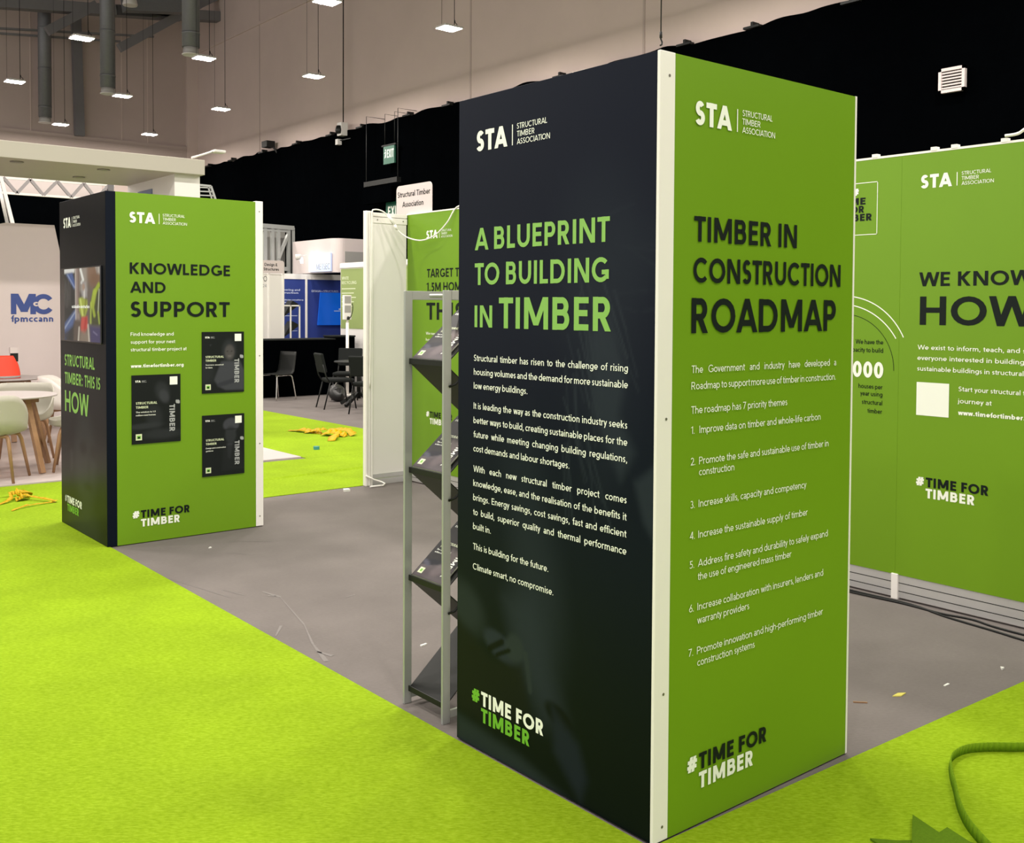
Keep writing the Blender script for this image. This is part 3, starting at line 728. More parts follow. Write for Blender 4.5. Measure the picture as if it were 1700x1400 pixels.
# a building-site scene: props and girders at left, bright doorway, a worker in the middle, another seen from behind at right
def tvbase(x, y): return lerp((0.035, 0.035, 0.038), (0.13, 0.105, 0.10), sstep(.25, .8, x))
rnd = random.Random(11)
TVS = [('e', .14, .55, .16, .32, 0, (0.022, 0.024, 0.026), .9, .5)]
for k in range(14): x = rnd.uniform(0, .32); TVS.append(('s', x, rnd.uniform(.45, .6), x+rnd.uniform(-.03, .03), rnd.uniform(.7, .9), .008, (0.09, 0.085, 0.09), rnd.uniform(.2, .6), .9))
TVS += [('p', [(-.02, .94), (.30, .945), (.32, 1.02), (-.02, 1.02)], (0.62, 0.62, 0.66), .9, .02),
        ('p', [(.05, .93), (.24, .945), (.35, .73), (.29, .72)], (0.07, 0.11, 0.30), .9, .03), ('s', .10, .92, .30, .74, .012, (0.25, 0.30, 0.5), .7, .8),
        ('p', [(-.06, .19), (.34, .44), (.37, .40), (.36, .33), (.04, .0), (-.06, .0)], (0.08, 0.12, 0.30), .85, .04), ('s', .0, .16, .33, .41, .014, (0.28, 0.32, 0.48), .7, .8), ('p', [(-.02, .1), (.2, .18), (.3, .0), (-.02, .0)], (0.03, 0.03, 0.035), .9, .05),
        ('p', [(.32, 1.02), (.46, 1.02), (.44, .55), (.46, .28), (.34, .28)], (0.28, 0.215, 0.21), .85, .04), ('s', .335, 1.0, .335, .3, .014, (0.5, 0.45, 0.45), .7, .8), ('s', .42, 1.0, .42, .4, .02, (0.12, 0.08, 0.075), .7, .8),
        ('p', [(.46, 1.02), (.68, 1.02), (.66, .7), (.58, .58), (.46, .7)], (0.33, 0.29, 0.28), .7, .05),
        ('s', .48, .98, .55, .84, .025, (0.70, 0.70, 0.74), .9, .6), ('s', .55, .84, .50, .80, .02, (0.6, 0.6, 0.64), .8, .6),
        ('p', [(.52, .82), (.62, .80), (.66, .70), (.66, .60), (.52, .60), (.50, .70)], (0.30, 0.28, 0.31), .85, .03), ('s', .58, .70, .58, .60, .02, (0.6, 0.58, 0.6), .7, .6), ('e', .56, .74, .04, .05, 0, (0.30, 0.20, 0.16), .8, .4),
        ('p', [(.42, .58), (.52, .60), (.66, .56), (.67, .44), (.60, .34), (.50, .33), (.44, .42)], (0.33, 0.38, 0.06), .85, .03), ('s', .47, .57, .53, .36, .02, (0.55, 0.6, 0.2), .7, .7), ('s', .62, .56, .58, .38, .02, (0.16, 0.17, 0.04), .8, .7),
        ('p', [(.50, .33), (.66, .34), (.67, .20), (.58, .10), (.47, .14), (.47, .22)], (0.50, 0.075, 0.07), .85, .03), ('s', .62, .3, .58, .14, .03, (0.30, 0.03, 0.03), .7, .8),
        ('p', [(.28, .28), (.46, .28), (.44, -.02), (.26, -.02)], (0.10, 0.075, 0.07), .85, .05), ('p', [(.46, .14), (.68, .14), (.72, -.02), (.42, -.02)], (0.22, 0.17, 0.15), .8, .05),
        ('s', .43, .18, .40, -.02, .02, (0.5, 0.45, 0.44), .8, .7), ('s', .68, .22, .71, -.02, .02, (0.5, 0.45, 0.44), .8, .7),
        ('p', [(.66, 1.02), (1.02, 1.02), (1.02, .78), (.90, .72), (.76, .76), (.68, .86)], (0.22, 0.135, 0.10), .85, .08), ('e', .86, .84, .12, .10, .2, (0.15, 0.085, 0.06), .7, .7),
        ('p', [(.88, 1.02), (1.02, 1.02), (1.02, .90), (.92, .92)], (0.45, 0.44, 0.46), .6, .03), ('s', .93, 1.0, .93, .9, .008, (0.12, 0.1, 0.1), .8, .6),
        ('p', [(.74, .54), (.84, .72), (.98, .77), (1.03, .74), (1.03, .22), (.78, .22), (.73, .36)], (0.055, 0.06, 0.03), .95, .03),
        ('s', .97, .76, .86, .66, .035, (0.30, 0.37, 0.05), .9, .5), ('s', .86, .66, .80, .50, .05, (0.33, 0.40, 0.06), .9, .5), ('s', .80, .50, .85, .36, .03, (0.28, 0.34, 0.05), .9, .5), ('s', .76, .52, .75, .26, .02, (0.35, 0.42, 0.08), .8, .6), ('s', .98, .7, .95, .4, .012, (0.5, 0.52, 0.45), .7, .6), ('s', .95, .4, .98, .26, .02, (0.30, 0.36, 0.08), .8, .6),
        ('p', [(.72, .22), (1.02, .21), (1.02, -.02), (.74, -.02)], (0.055, 0.048, 0.13), .9, .04), ('s', .82, .14, .92, .10, .01, (0.2, 0.18, 0.32), .7, .7)]
tvs = paint(tvbase, TVS)
mb = MB(); mb.grid(lambda a, b: FTV(-5.80+.805*a, v0_+.010+.515*b, .0128), 90, 80, SCREENPIC, False, lambda a, b: tuple(c*.72 for c in tvs(a, b)))
CAPM = mat('caption_white', (0.8, 0.8, 0.85), 0.4, emit=((0.85, 0.85, 0.9), 0.15))
text(mb, FTV, 'sustainable construction', -5.62, -5.22, v0_+.243, .024, CAPM, .16, n=.0135)
mb.build('picture', TV)['label'] = 'moving picture of workers in high-visibility clothing'

# hanging wire with hook above the near pillar
HW = thing('hanging_wire', 'thin wire with a dark hook hanging down just above the near pillar', 'wire', (1.034, .943, 2.765))
mb = MB(); mb.tube([(0, 0, .05), (0, 0, 8.2)], .0028, BLACKPL, 6); mb.build('wire', HW)
mb = MB(); mb.tube([(-.004, 0, .0), (.006, 0, .004), (.008, 0, .016), (0, 0, .028), (0, 0, .06)], .0035, BLACKPL, 8); mb.tube([(0, 0, .032), (0, 0, .058)], .006, BLACKPL, 8); mb.build('hook', HW)

# ------------------------------------------------------------------ exhibition walls of the stand
WX = 3.057
RWALL = thing('shell_wall', 'long green exhibition wall on white base boards at right of the stand', 'exhibition wall', (WX, 2.0, 0))
FW = Frame((0, -2.0, 0), (0, -1, 0), (0, 0, 1), (-1, 0, 0))
def wbox(u_a, u_b, z0, z1, d0, d1, M, mb):
    return mb.box((d0, -u_b-2.0, z0), (d1, -u_a-2.0, z1), M)
HWL = 2.505
joints = [-5.93, -4.94, -3.95, -2.96, -1.965, -.975, .015, 1.0]
panels = []
for i in range(len(joints)-1):
    mb = MB(); wbox(joints[i]+.0, joints[i+1], .14, HWL-.012, 0, .03, GREEN, mb)
    p = mb.build('green_panel', RWALL, bevel=.0015); panels.append(p)
    mb = MB(); wbox(joints[i]+.02, joints[i+1]-.02, .012, .14, .006, .04, ALU, mb)
    for z in (.045, .092): wbox(joints[i]+.02, joints[i+1]-.02, z, z+.004, .0048, .008, BLACKPL, mb)
    mb.build('base_board', RWALL)
for j in joints:
    mb = MB(); wbox(j-.02, j+.02, .0, .145, -.008, .045, WHITE, mb); wbox(j-.02, j+.02, .145, HWL, .031, .06, WHITE, mb)
    mb.build('upright_post', RWALL, bevel=.003)
mb = MB(); wbox(-5.95, 1.0, HWL-.012, HWL, -.002, .05, WHITE, mb); mb.build('top_rail', RWALL)
for u in (-1.142, -.79, -.675, -.41):
    mb = MB(); wbox(u-.016, u+.016, HWL-.004, HWL+.016, -.006, .03, WHITE, mb); mb.build('clip', RWALL)
know = panels[5]; circ = panels[4]; targ = panels[0]
sta_logo(FW, -.862, 2.3, know)
mb = MB()
text(mb, FW, 'WE KNOW', -.862, -.250, 1.764, .077, BLACKPRINT, .195)
text(mb, FW, 'HOW', -.854, -.235, 1.552, .156, BLACKPRINT, .195)
mb.build('heading_lettering', know)['label'] = 'large dark heading'
mb = MB()
kW = fitk('journey at', .179, .0255, .14)
text(mb, FW, 'We exist to inform, teach, and support', -.863, -.152, 1.416, .0255, WHITEPRINT, .14, justify=True, xs=kW)
text(mb, FW, 'everyone interested in building better,', -.863, -.152, 1.358, .0255, WHITEPRINT, .14, justify=True, xs=kW)
text(mb, FW, 'sustainable buildings in structural timber.', -.863, -.152, 1.299, .0255, WHITEPRINT, .14, xs=.95)
text(mb, FW, 'Start your structural timber', -.627, -.18, 1.20, .0255, WHITEPRINT, .14)
text(mb, FW, 'journey at', -.627, -.448, 1.136, .0255, WHITEPRINT, .14)
text(mb, FW, 'www.timefortimber.org', -.627, -.215, 1.073, .0255, WHITEPRINT, .21)
rect(mb, FW, -.865, 1.053, -.679, 1.236, WHITEPRINT)
mb.build('body_lettering', know)['label'] = 'white paragraph with blank white code card'
hash_logo(FW, -.858, .66, know, WHITEPRINT, BLACKPRINT, WHITEPRINT)
mb = MB()
for a, b, c, e in ((-1.425, 2.064, -1.12, 2.068), (-1.425, 2.362, -1.12, 2.366), (-1.425, 2.064, -1.421, 2.366), (-1.124, 2.064, -1.12, 2.366)): rect(mb, FW, a, b, c, e, WHITEPRINT)
text(mb, FW, '#', -1.29, -1.24, 2.293, .042, WHITEPRINT, .26)
text(mb, FW, 'TIME', -1.37, -1.197, 2.24, .040, BLACKPRINT, .24)
text(mb, FW, 'FOR', -1.33, -1.205, 2.194, .040, BLACKPRINT, .24)
text(mb, FW, 'TIMBER', -1.405, -1.155, 2.146, .041, BLACKPRINT, .24)
mb.build('emblem_lettering', circ)['label'] = 'square outlined slogan emblem'
mb = MB()
cu, cv, R1 = -1.32, 1.31, .41
def arc(mb, cu, cv, r, t0, t1, a0, a1, M, n=48):
    for k in range(n):
        p = math.radians(a0+(a1-a0)*k/n); q = math.radians(a0+(a1-a0)*(k+1)/n)
        w0 = t0+(t1-t0)*k/n; w1 = t0+(t1-t0)*(k+1)/n
        mb.face([FW(cu+(r-w)*math.cos(t), cv+(r-w)*math.sin(t), EPS) for t, w in ((q, w1), (p, w0))] + [FW(cu+r*math.cos(t), cv+r*math.sin(t), EPS) for t in (p, q)], M)
arc(mb, cu, cv-.012, .417, .006, .006, 160, 26, WHITEPRINT)
arc(mb, cu-.02, cv-.055, .412, .006, .006, 160, 32, WHITEPRINT)
arc(mb, cu, cv-.02, .318, .003, .003, 175, 0, BLACKPRINT)
mb.build('circle_lettering', circ)['label'] = 'white double arc above a thin dark ring'
mb = MB()
def rtext(s, ub, v, cap, M, w):
    t = MB(); e = text(t, FW, s, 0, None, v, cap, M, w, xs=.95); text(mb, FW, s, ub-e, ub, v, cap, M, w)
for s, v in (('We have the', 1.436), ('capacity to build', 1.389), ('houses per', 1.18), ('year using', 1.138), ('structural', 1.089), ('timber', 1.04)): rtext(s, -1.071, v, .0265, BLACKPRINT, .14)
rtext('300,000', -1.067, 1.242, .094, WHITEPRINT, .24)
mb.build('body_lettering', circ)['label'] = 'right-aligned housing figures'
sta_logo(FW, -5.62, 2.257, targ)
mb = MB()
text(mb, FW, 'TARGET TO', -5.609, -5.03, 1.905, .078, BLACKPRINT, .185)
text(mb, FW, '1.5M HOMES', -5.612, -4.97, 1.78, .078, BLACKPRINT, .185)
text(mb, FW, 'THIS', -5.616, -5.05, 1.522, .155, BLACKPRINT, .18)
mb.build('heading_lettering', targ)['label'] = 'dark housing target heading'
mb = MB()
text(mb, FW, 'We need', -5.622, -5.45, 1.385, .0255, WHITEPRINT, .14); text(mb, FW, 'homes', -5.622, -5.48, 1.328, .0255, WHITEPRINT, .14)
mb.build('body_lettering', targ)
hash_logo(FW, -5.613, .634, targ, WHITEPRINT, BLACKPRINT, WHITEPRINT)

# white end wall closing the stand at the back, and the name board clipped on it
EW = thing('shell_wall', 'narrow plain white exhibition wall closing the back corner beside the green target panel', 'exhibition wall', (2.83, 5.93, 0))
def ebox(x0, x1, y0, y1, z0, z1, M, mb): return mb.box((x0-2.83, y0-5.93, z0), (x1-2.83, y1-5.93, z1), M)
mb = MB(); ebox(2.67, 3.04, 5.925, 5.945, .10, 2.40, WHITEPANEL, mb); mb.build('white_panel', EW)
for z0, z1 in ((2.40, 2.455), (2.46, 2.495), (.0, .055), (.06, .10)):
    mb = MB(); ebox(2.66, 3.045, 5.918, 5.95, z0, z1, ALU if z0 < .1 else WHITE, mb); mb.build('rail', EW, bevel=.002)
for x0, x1 in ((2.592, 2.615), (2.619, 2.642), (2.646, 2.668)):
    mb = MB(); ebox(x0, x1, 5.905, 5.955, 0, 2.505, WHITE, mb); mb.build('upright_post', EW, bevel=.004)
mb = MB(); mb.tube([(-.24, -.03, .10), (-.17, -.05, .06), (-.10, -.07, .035), (-.08, -.10, .02), (-.12, -.13, .012), (-.25, -.12, .012)], .008, WHITE, 8); mb.build('stabiliser_foot', EW)
for x in (2.72, 3.0):
    s = MB(); s.tube([(x-2.83, -.012, 2.43), (x-2.83, -.016, 2.43)], .006, SCREW, 8); s.build('screw', EW)
NB = thing('name_board', 'rounded white name board reading Structural Timber Association standing on the wall top', 'sign', (3.09, 5.868, 2.506))
mb = MB()
def rrect(w, h, r):
    pts = []
    for cx, cy, a0 in ((w/2-r, r*0+0.0, -90), (w/2-r, h-r, 0), (-w/2+r, h-r, 90), (-w/2+r, 0.0, 180)):
        if cy == 0.0: pts.append((w/2 if cx > 0 else -w/2, 0)); continue
        for k in range(7): t = math.radians(a0+90*k/6); pts.append((cx+r*math.cos(t), cy+r*math.sin(t)))
    return pts
TB = Matrix(((0, 0, -1, 0), (-1, 0, 0, 0), (0, 1, 0, 0), (0, 0, 0, 1)))     # (u,v,n) -> (-n,-u,v)
mb.prism(rrect(.585, .275, .045), 0, .006, PINKWHITE, TB); mb.build('board', NB)
FN = Frame((-.0065, 0, 0), (0, -1, 0), (0, 0, 1), (-1, 0, 0))
mb = MB(); text(mb, FN, 'Structural Timber', -.27, .265, .165, .052, BLACKPRINT, .15, n=.001); text(mb, FN, 'Association', -.19, .16, .07, .052, BLACKPRINT, .15, n=.001); mb.build('lettering', NB)
# white power lead looped over the wall top
def smooth_path(P, n=8):
    P = [Vector(p) for p in P]; out = []
    for i in range(len(P)-1):
        p0 = P[max(i-1, 0)]; p1 = P[i]; p2 = P[i+1]; p3 = P[min(i+2, len(P)-1)]
        for k in range(n):
            t = k/n; out.append(.5*((2*p1)+(-p0+p2)*t+(2*p0-5*p1+4*p2-p3)*t*t+(-p0+3*p1-3*p2+p3)*t**3))
    out.append(P[-1]); return out
CB = thing('power_lead', 'white power lead looped over the top of the white end wall', 'cable', (2.65, 5.85, 0))
cp = [(2.625, 5.89, .9), (2.628, 5.88, 1.6), (2.63, 5.875, 2.2), (2.632, 5.87, 2.47), (2.66, 5.87, 2.515), (2.74, 5.85, 2.50), (2.80, 5.84, 2.44), (2.86, 5.80, 2.34), (2.93, 5.74, 2.27), (2.99, 5.60, 2.24), (3.0, 5.40, 2.28), (3.02, 5.25, 2.38), (3.05, 5.15, 2.51), (3.08, 5.0, 2.515)]
mb = MB(); mb.tube(smooth_path([(x-2.65, y-5.85, z) for x, y, z in cp]), .0065, CABLEW, 8); mb.build('flex', CB)
mb = MB(); mb.tube([(2.78-2.65, -.015, 2.47), (2.83-2.65, -.035, 2.39)], [.014, .014], CABLEW, 8); mb.tube([(2.835-2.65, -.037, 2.382), (2.86-2.65, -.05, 2.34)], [.016, .012], CABLEW, 8); mb.build('plug', CB)
# black cables along the foot of the long wall
for k, (pts, lab) in enumerate((([(2.99, 1.9, .006), (2.97, 1.4, .006), (2.96, 1.17, .008), (2.985, .9, .006), (2.975, .66, .006), (3.0, .5, .006), (2.96, .3, .006), (2.95, -.3, .006)], 'black cable on the floor nearest the long green wall base'),
                               ([(3.01, 1.9, .006), (3.0, 1.2, .006), (3.005, .85, .006), (2.94, .62, .006), (2.90, .35, .006), (2.86, .12, .006), (2.80, -.3, .006)], 'second black cable bowing out from the wall base at right'))):
    mb = MB(); mb.tube(smooth_path(pts), .0055, BLACKPL, 6); tag(mb.build('floor_cable'), lab, 'cable')
mb = MB(); mb.tube(smooth_path([(3.04, .40, 2.53), (3.05, .34, 2.535), (3.05, .28, 2.56), (3.06, .1, 2.58), (3.07, -.2, 2.58)]), .008, CABLEW, 6)
tag(mb.build('top_cable'), 'white cable rising from the top edge of the long green wall', 'cable')

# ------------------------------------------------------------------ brochure rack
RK = thing('brochure_rack', 'silver zigzag brochure rack with black trays standing behind the near pillar', 'brochure rack', (.2, 1.275, 0))
def rk(x, y, z): return (x-.2, y-1.275, z)
YA, YB = 1.41, 1.14
for y in (YA, YB):
    for x0, x1 in ((.03, .066), (.36, .396)):
        mb = MB(); mb.box(rk(x0, y-.006, 0), rk(x1, y+.006, 1.7), STEEL); mb.build('post', RK, bevel=.0015)
    mb = MB(); mb.box(rk(.066, y-.006, 1.664), rk(.36, y+.006, 1.70), STEEL); mb.build('top_bar', RK, bevel=.0015)
    mb = MB(); mb.box(rk(.066, y-.006, .02), rk(.36, y+.006, .05), STEEL); mb.build('bottom_bar', RK, bevel=.0015)
mb = MB(); mb.tube([rk(.09, YB, 1.68), rk(.09, YA-.10, 1.68)], .008, STEEL, 10); mb.build('pivot_rod', RK)
fz = (1.41, .965, .52, .06); bz = (1.635, 1.185, .735, .285)
xf, xb = .052, .315
for k in range(4):
    mb = MB(); T = .006
    mb.prism([(xf-.2, fz[k]), (xb-.2, bz[k]), (xb-.2, bz[k]+T), (xf-.2, fz[k]+T)], -(YB+.008-1.275), -(YA-.008-1.275), BLACKPL, Matrix(((1, 0, 0, 0), (0, 0, -1, 0), (0, 1, 0, 0), (0, 0, 0, 1))))
    if k < 3:
        mb.prism([(xf-.2, fz[k]-.004), (xb-.2, bz[k+1]), (xb-.2, bz[k+1]+T), (xf-.2, fz[k]+T-.004)], -(YB+.008-1.275), -(YA-.008-1.275), BLACKPL, Matrix(((1, 0, 0, 0), (0, 0, -1, 0), (0, 1, 0, 0), (0, 0, 0, 1))))
    mb.box(rk(xf-.004, YB+.008, fz[k]-.008), rk(xf+.001, YA-.008, fz[k]+.015), BLACKPL)
    mb.build('tray', RK, bevel=.001)
    if k < 3:
        mb = MB(); mb.tube([rk(.055, YB-.006, fz[k]-.085), rk(.075, YB-.022, fz[k]-.075), rk(.15, YB-.022, fz[k]-.01), rk(.20, YB-.012, fz[k]+.035)], .005, BLACKPL, 8); mb.build('folding_stay', RK)
# brochures lying on the three upper trays
for k in range(3):
    nst = (4, 5, 5)[k]
    sl = Vector((xb-xf, 0, bz[k]-fz[k])).normalized(); nn = Vector((-sl.z, 0, sl.x))
    for j in range(nst):
        ln_ = .297; wd = .21
        O = Vector((xf+.006, YA-.020-.002*j, fz[k]+.006)) + nn*(.0023*j+.004) + sl*(.001*j)
        U = Vector((0, -1, 0)); fr = Frame((0, 0, 0), U, sl, nn)
        topmost = j == nst-1
        pos = ('top', 'second', 'third')[k] + ' tray of the rack'
        root = thing('brochure', ('uppermost dark brochure facing out on the %s' if topmost else 'dark brochure stacked underneath on the %s') % pos, 'brochure', O, 0, 'brochures on the %s' % pos)
        mb = MB()
        def P(u, v, n): return tuple(fr(u, v, n))
        pts = [P(0, 0, 0), P(wd, 0, 0), P(wd, ln_, 0), P(0, ln_, 0), P(0, 0, .002), P(wd, 0, .002), P(wd, ln_, .002), P(0, ln_, .002)]
        for q in ((0, 3, 2, 1), (0, 1, 5, 4), (1, 2, 6, 5), (2, 3, 7, 6), (3, 0, 4, 7)): mb.face([pts[i] for i in q], PAPER)
        mb.face([pts[i] for i in (4, 5, 6, 7)], BLACKPL)
        mb.build('pages', root)
        if topmost:
            bc = (0.02, 0.019, 0.021)
            pfn = paint(bc, [('p', [(0, .28), (.5, .42), (1, .38), (1, .0), (0, .0)], (0.11, 0.092, 0.102), .8, .05), ('e', .25, .38, .30, .07, .15, (0.012, 0.013, 0.02), 1, .3), ('e', .12, .34, .14, .05, -.3, (0.07, 0.07, 0.10), .9, .4), ('e', .6, .25, .18, .12, .6, (0.17, 0.14, 0.15), .8, .5),
                  ('e', .72, .8, .22, .3, 0, (0.16, 0.13, 0.13), .9, .3), ('e', .62, 1.0, .2, .25, .2, (0.02, 0.018, 0.017), .9, .3)])
            mb = MB(); mb.grid(lambda a, b: fr(wd*a, ln_*b, .0024), 30, 42, PICT, False, lambda a, b: pfn(a, b*1.4))
            n = .003
            Tx = lambda s, a, b, y, c, M, ww: text(mb, fr, s, wd*a, wd*b, ln_*y, ln_*c, M, ww, n=n)
            Tx('STA', .07, .22, .90, .035, WHITEPRINT, .26); Tx('STRUCTURAL', .12, .60, .60, .042, PALEPRINT, .2); Tx('TIMBER', .12, .40, .535, .042, PALEPRINT, .2)
            Tx('The solution to 1.5', .10, .56, .475, .026, WHITEPRINT, .17); Tx('million new homes', .10, .56, .43, .026, WHITEPRINT, .17)
            text(mb, fr, 'TIMBER', 0, ln_*.42, 0, wd*.12, WHITEPRINT, .2, n=n, rot=lambda a, b: (wd*.78+b, ln_*.52-a))
            rect(mb, fr, wd*.08, ln_*.06, wd*.23, ln_*.155, PALEPRINT, n); rect(mb, fr, wd*.125, ln_*.085, wd*.185, ln_*.13, LOGOGREEN, n+.0003)
            mb.build('cover_print', root)

# ------------------------------------------------------------------ pendant lamps on a regular grid
XS = (-3.4, -1.28, .85, 2.98, 5.06, 7.22); YS = (24.0, 19.62, 15.39, 11.02, 6.65, 2.28, -2.1)
def lamp_proto():
    t = thing('pendant_lamp', '', 'lamp', (0, 0, 6), 0, 'pendant lamps in rows under the hall roof')
    mb = MB(); mb.box((-.17, -.14, .0), (.17, .14, .03), LAMPW); mb.box((-.1, -.07, .03), (.1, .07, .055), LAMPW); mb.build('housing', t, bevel=.006)
    mb = MB(); mb.face([(-.16, -.128, -.003), (-.16, .128, -.003), (.16, .128, -.003), (.16, -.128, -.003)], LAMPGLOW); mb.build('diffuser', t)
    mb = MB(); mb.tube(smooth_path([(.15, 0, .03), (.15, .0, .09), (.11, 0, .15), (.10, 0, .5), (.10, 0, 4.99)]), .006, BLACKPL, 6); mb.build('cable', t)
    mb = MB(); mb.tube([(-.14, 0, .03), (-.14, 0, 4.99)], .003, BLACKPL, 5); mb.build('suspension_wire', t)
    return t
lp = lamp_proto()
names = {}
LVIS = {(7.22, 24.0): 'lowest pendant lamp, above the right end of the cream roof', (5.06, 24.0): 'pendant lamp just right of the leftmost round duct end',
        (7.22, 19.62): 'pendant lamp right of the recessed wall panel, above the floodlight arm', (5.06, 19.62): 'pendant lamp just right of the middle round duct end', (2.98, 19.62): 'pendant lamp at the left edge beside the leftmost duct',
        (7.22, 15.39): 'pendant lamp against the pale wall, left of the long hanging cable', (5.06, 15.39): 'pendant lamp just right of the nearest round duct end', (2.98, 15.39): 'pendant lamp in front of the dark wall column',
        (7.22, 11.02): 'pendant lamp above the near pillar in front of the pale wall', (5.06, 11.02): 'pendant lamp cut by the top edge of the photo'}
first = True
for y in YS:
    for x in XS:
        if y == -2.1 and 0 < x < 2: continue
        lab = LVIS.get((x, y), 'square pendant lamp hanging out of view over the stands')
        if first: lp.location = (x, y, 6); lp['label'] = lab; first = False
        else: dup(lp, (x, y, 6), 0, lab)

# ------------------------------------------------------------------ roof steel, ducts, services at upper left
RT = thing('roof_truss', 'grey painted steel roof truss with diagonal braces at upper left', 'truss', (4.5, 24.5, 8.9))
def rt(x, y, z): return (x-4.5, y-24.5, z-8.9)
# placed in the plane y=24.5
def seg(a, b, y, w, h, M, name, par, ref):
    p = cam_point(*a, 1, y)-ref; q = cam_point(*b, 1, y)-ref
    mb = MB(); mb.bar(p, q, w, h, M); return mb.build(name, par)
ref = Vector((4.5, 24.5, 8.9))
seg((-60, 0), (300, 26), 24.5, .28, .26, BEAM, 'chord', RT, ref)
seg((190, 18), (420, 32), 24.5, .28, .26, BEAM, 'chord', RT, ref)
seg((300, 24), (420, 33), 24.45, .2, .2, BEAM, 'chord', RT, ref)
seg((160, 8), (78, 52), 24.45, .16, .22, BEAM, 'brace', RT, ref)
seg((330, 8), (198, 80), 24.4, .16, .22, BEAM, 'brace', RT, ref)
seg((300, 22), (420, -34), 24.5, .16, .2, BEAM, 'brace', RT, ref)
seg((126, 30), (132, 226), 25.85, .22, .2, BEAM, 'hanger', RT, ref)
seg((-30, 45.5), (255, 61), 25.3, .06, .05, BEAM, 'service_pipe', RT, ref)
seg((-30, 53.5), (200, 69), 25.3, .06, .05, BEAM, 'service_pipe', RT, ref)
seg((205, 8), (300, 12), 23.6, .3, .32, DUCT, 'bracket', RT, ref)
for px, py, lab in ((75, 203, 'long round grey duct dropping at far left of the ceiling steel'), (179, 155, 'middle round grey duct dropping from the ceiling steel'), (317, 90, 'nearest and shortest round grey duct, beside the wall corner')):
    P = cam_point(px, py, 2, 6.2)
    t = thing('air_duct', lab, 'duct', P)
    mb = MB(); mb.tube([(0, 0, .12), (0, 0, 4.75)], .155, DUCT, 20)
    for z in (.35, 1.3, 2.3, 3.3): mb.lathe([(.157, 0), (.162, .01), (.162, .03), (.157, .04)], (0, 0, z), DUCT, 20)
    mb.build('duct_pipe', t)
    mb = MB(); mb.lathe([(.13, 0), (.14, .02), (.14, .06), (.13, .12)], (0, 0, 0), GREYP, 20); mb.lathe([(.15, .0), (.16, .006), (.16, .016), (.15, .02)], (0, 0, -.02), LAMPW, 20); mb.build('nozzle', t)
P = cam_point(216, 8, 1, 22)
mb = MB(); mb.lathe([(.16, 0), (.17, .03), (.13, .2), (.08, .35)], P-Vector((0, 0, .02)), LAMPW, 18); tag(mb.build('loudspeaker'), 'pale round downward loudspeaker at the top of the ceiling steel', 'loudspeaker')
# cable with camera on the right wall
CC = thing('security_camera', 'small dark camera at the end of the long cable above the drape', 'camera', (9.12, 17.55, 5.50))
mb = MB(); mb.tube([(0, 0, .1), (0, 0, 5.4)], .014, BLACKPL, 6); mb.build('cable', CC)
mb = MB(); mb.box((-.10, -.09, -.14), (.06, .09, .14), LAMPW); mb.lathe([(.07, -.12), (.09, -.05), (.06, .05)], (-.1, .0, .02), BLACKPL, 12); mb.build('housing', CC)
mb = MB(); P = cam_point(562, 236, 0, 9.06); mb.box(P-Vector((.05, .05, .06)), P+Vector((.05, .05, .06)), LAMPW); mb.bar(P+Vector((0, 0, .03)), P+Vector((.1, -.35, .05)), .02, .02, BLACKPL); tag(mb.build('wall_sensor'), 'tiny white sensor on the drape below the camera', 'sensor')
mb = MB(); P = cam_point(446, 241, 0, 9.1); mb.box(P-Vector((.12, .14, .06)), P+Vector((.1, .14, .09)), BLACKPL); mb.bar(P+Vector((.05, -.1, -.02)), P+Vector((.12, -.26, -.22)), .04, .04, BLACKPL); tag(mb.build('floodlight'), 'black floodlight bracket on the wall at the drape edge near the corner', 'light')
# exit sign hung in front of the drape
EX = thing('exit_sign', 'dark green hanging exit sign in front of the drape', 'sign', (9.0, 15.5, 4.72))
FE = Frame((0, 0, 0), (0, -1, 0), (0, 0, 1), (-1, 0, 0))
mb = MB(); mb.box((-.02, -.20, -.19), (.02, .20, .17), EXITGREEN); mb.box((-.03, -.26, .17), (.03, .26, .20), BLACKPL); mb.build('panel', EX)
EXW = mat('exit_lettering', (0.6, 0.62, 0.6), 0.5, emit=((0.75, 0.85, 0.8), 0.05))
mb = MB(); text(mb, FE, 'EXIT', -.06, .18, -.07, .17, EXW, .2, n=.022)
# running figure pictogram
for q in ([(-.12, -.06), (-.10, -.06), (-.09, .04), (-.12, .05)], [(-.16, -.07), (-.14, -.07), (-.11, .0), (-.13, .02)], [(-.17, .02), (-.09, .05), (-.09, .07), (-.17, .04)]): mb.face([FE(a, b, .022) for a, b in q], EXW)
mb.face([FE(-.115+.02*math.cos(k*PI/4), .09+.02*math.sin(k*PI/4), .022) for k in range(8)], EXW)
mb.build('lettering', EX)
for y in (-.18, .18):
    mb = MB(); mb.tube([(0, y, .2), (0, y, .83), (.30, y, .83)], .006, BLACKPL, 5); mb.build('hanger_rod', EX)
ES = thing('exit_sign', 'green exit sign low behind the rounded name board', 'sign', cam_point(651, 346, 0, 8.95))
mb = MB(); mb.box((.02, -.03, -.03), (.35, .03, .03), BLACKPL); mb.box((-.02, -.36, -.2), (.02, .2, .2), mat('exit_green_bright', (0.012, 0.11, 0.065), .4, noise=.03)); mb.build('panel', ES)
mb = MB(); text(mb, FE, 'EXIT', -.12, .3, -.16, .2, WHITEPRINT, .2, n=.022); mb.build('lettering', ES)
SB = thing('stage_bar', 'black lighting bar hung on two thin rods in front of the drape', 'lighting bar', (8.85, 15.55, 4.15))
mb = MB(); mb.box((-.05, -.62, -.05), (.05, .62, .05), BLACKPL); mb.box((-.10, -.50, -.42), (.0, .55, -.12), DRAPE); mb.build('bar', SB)
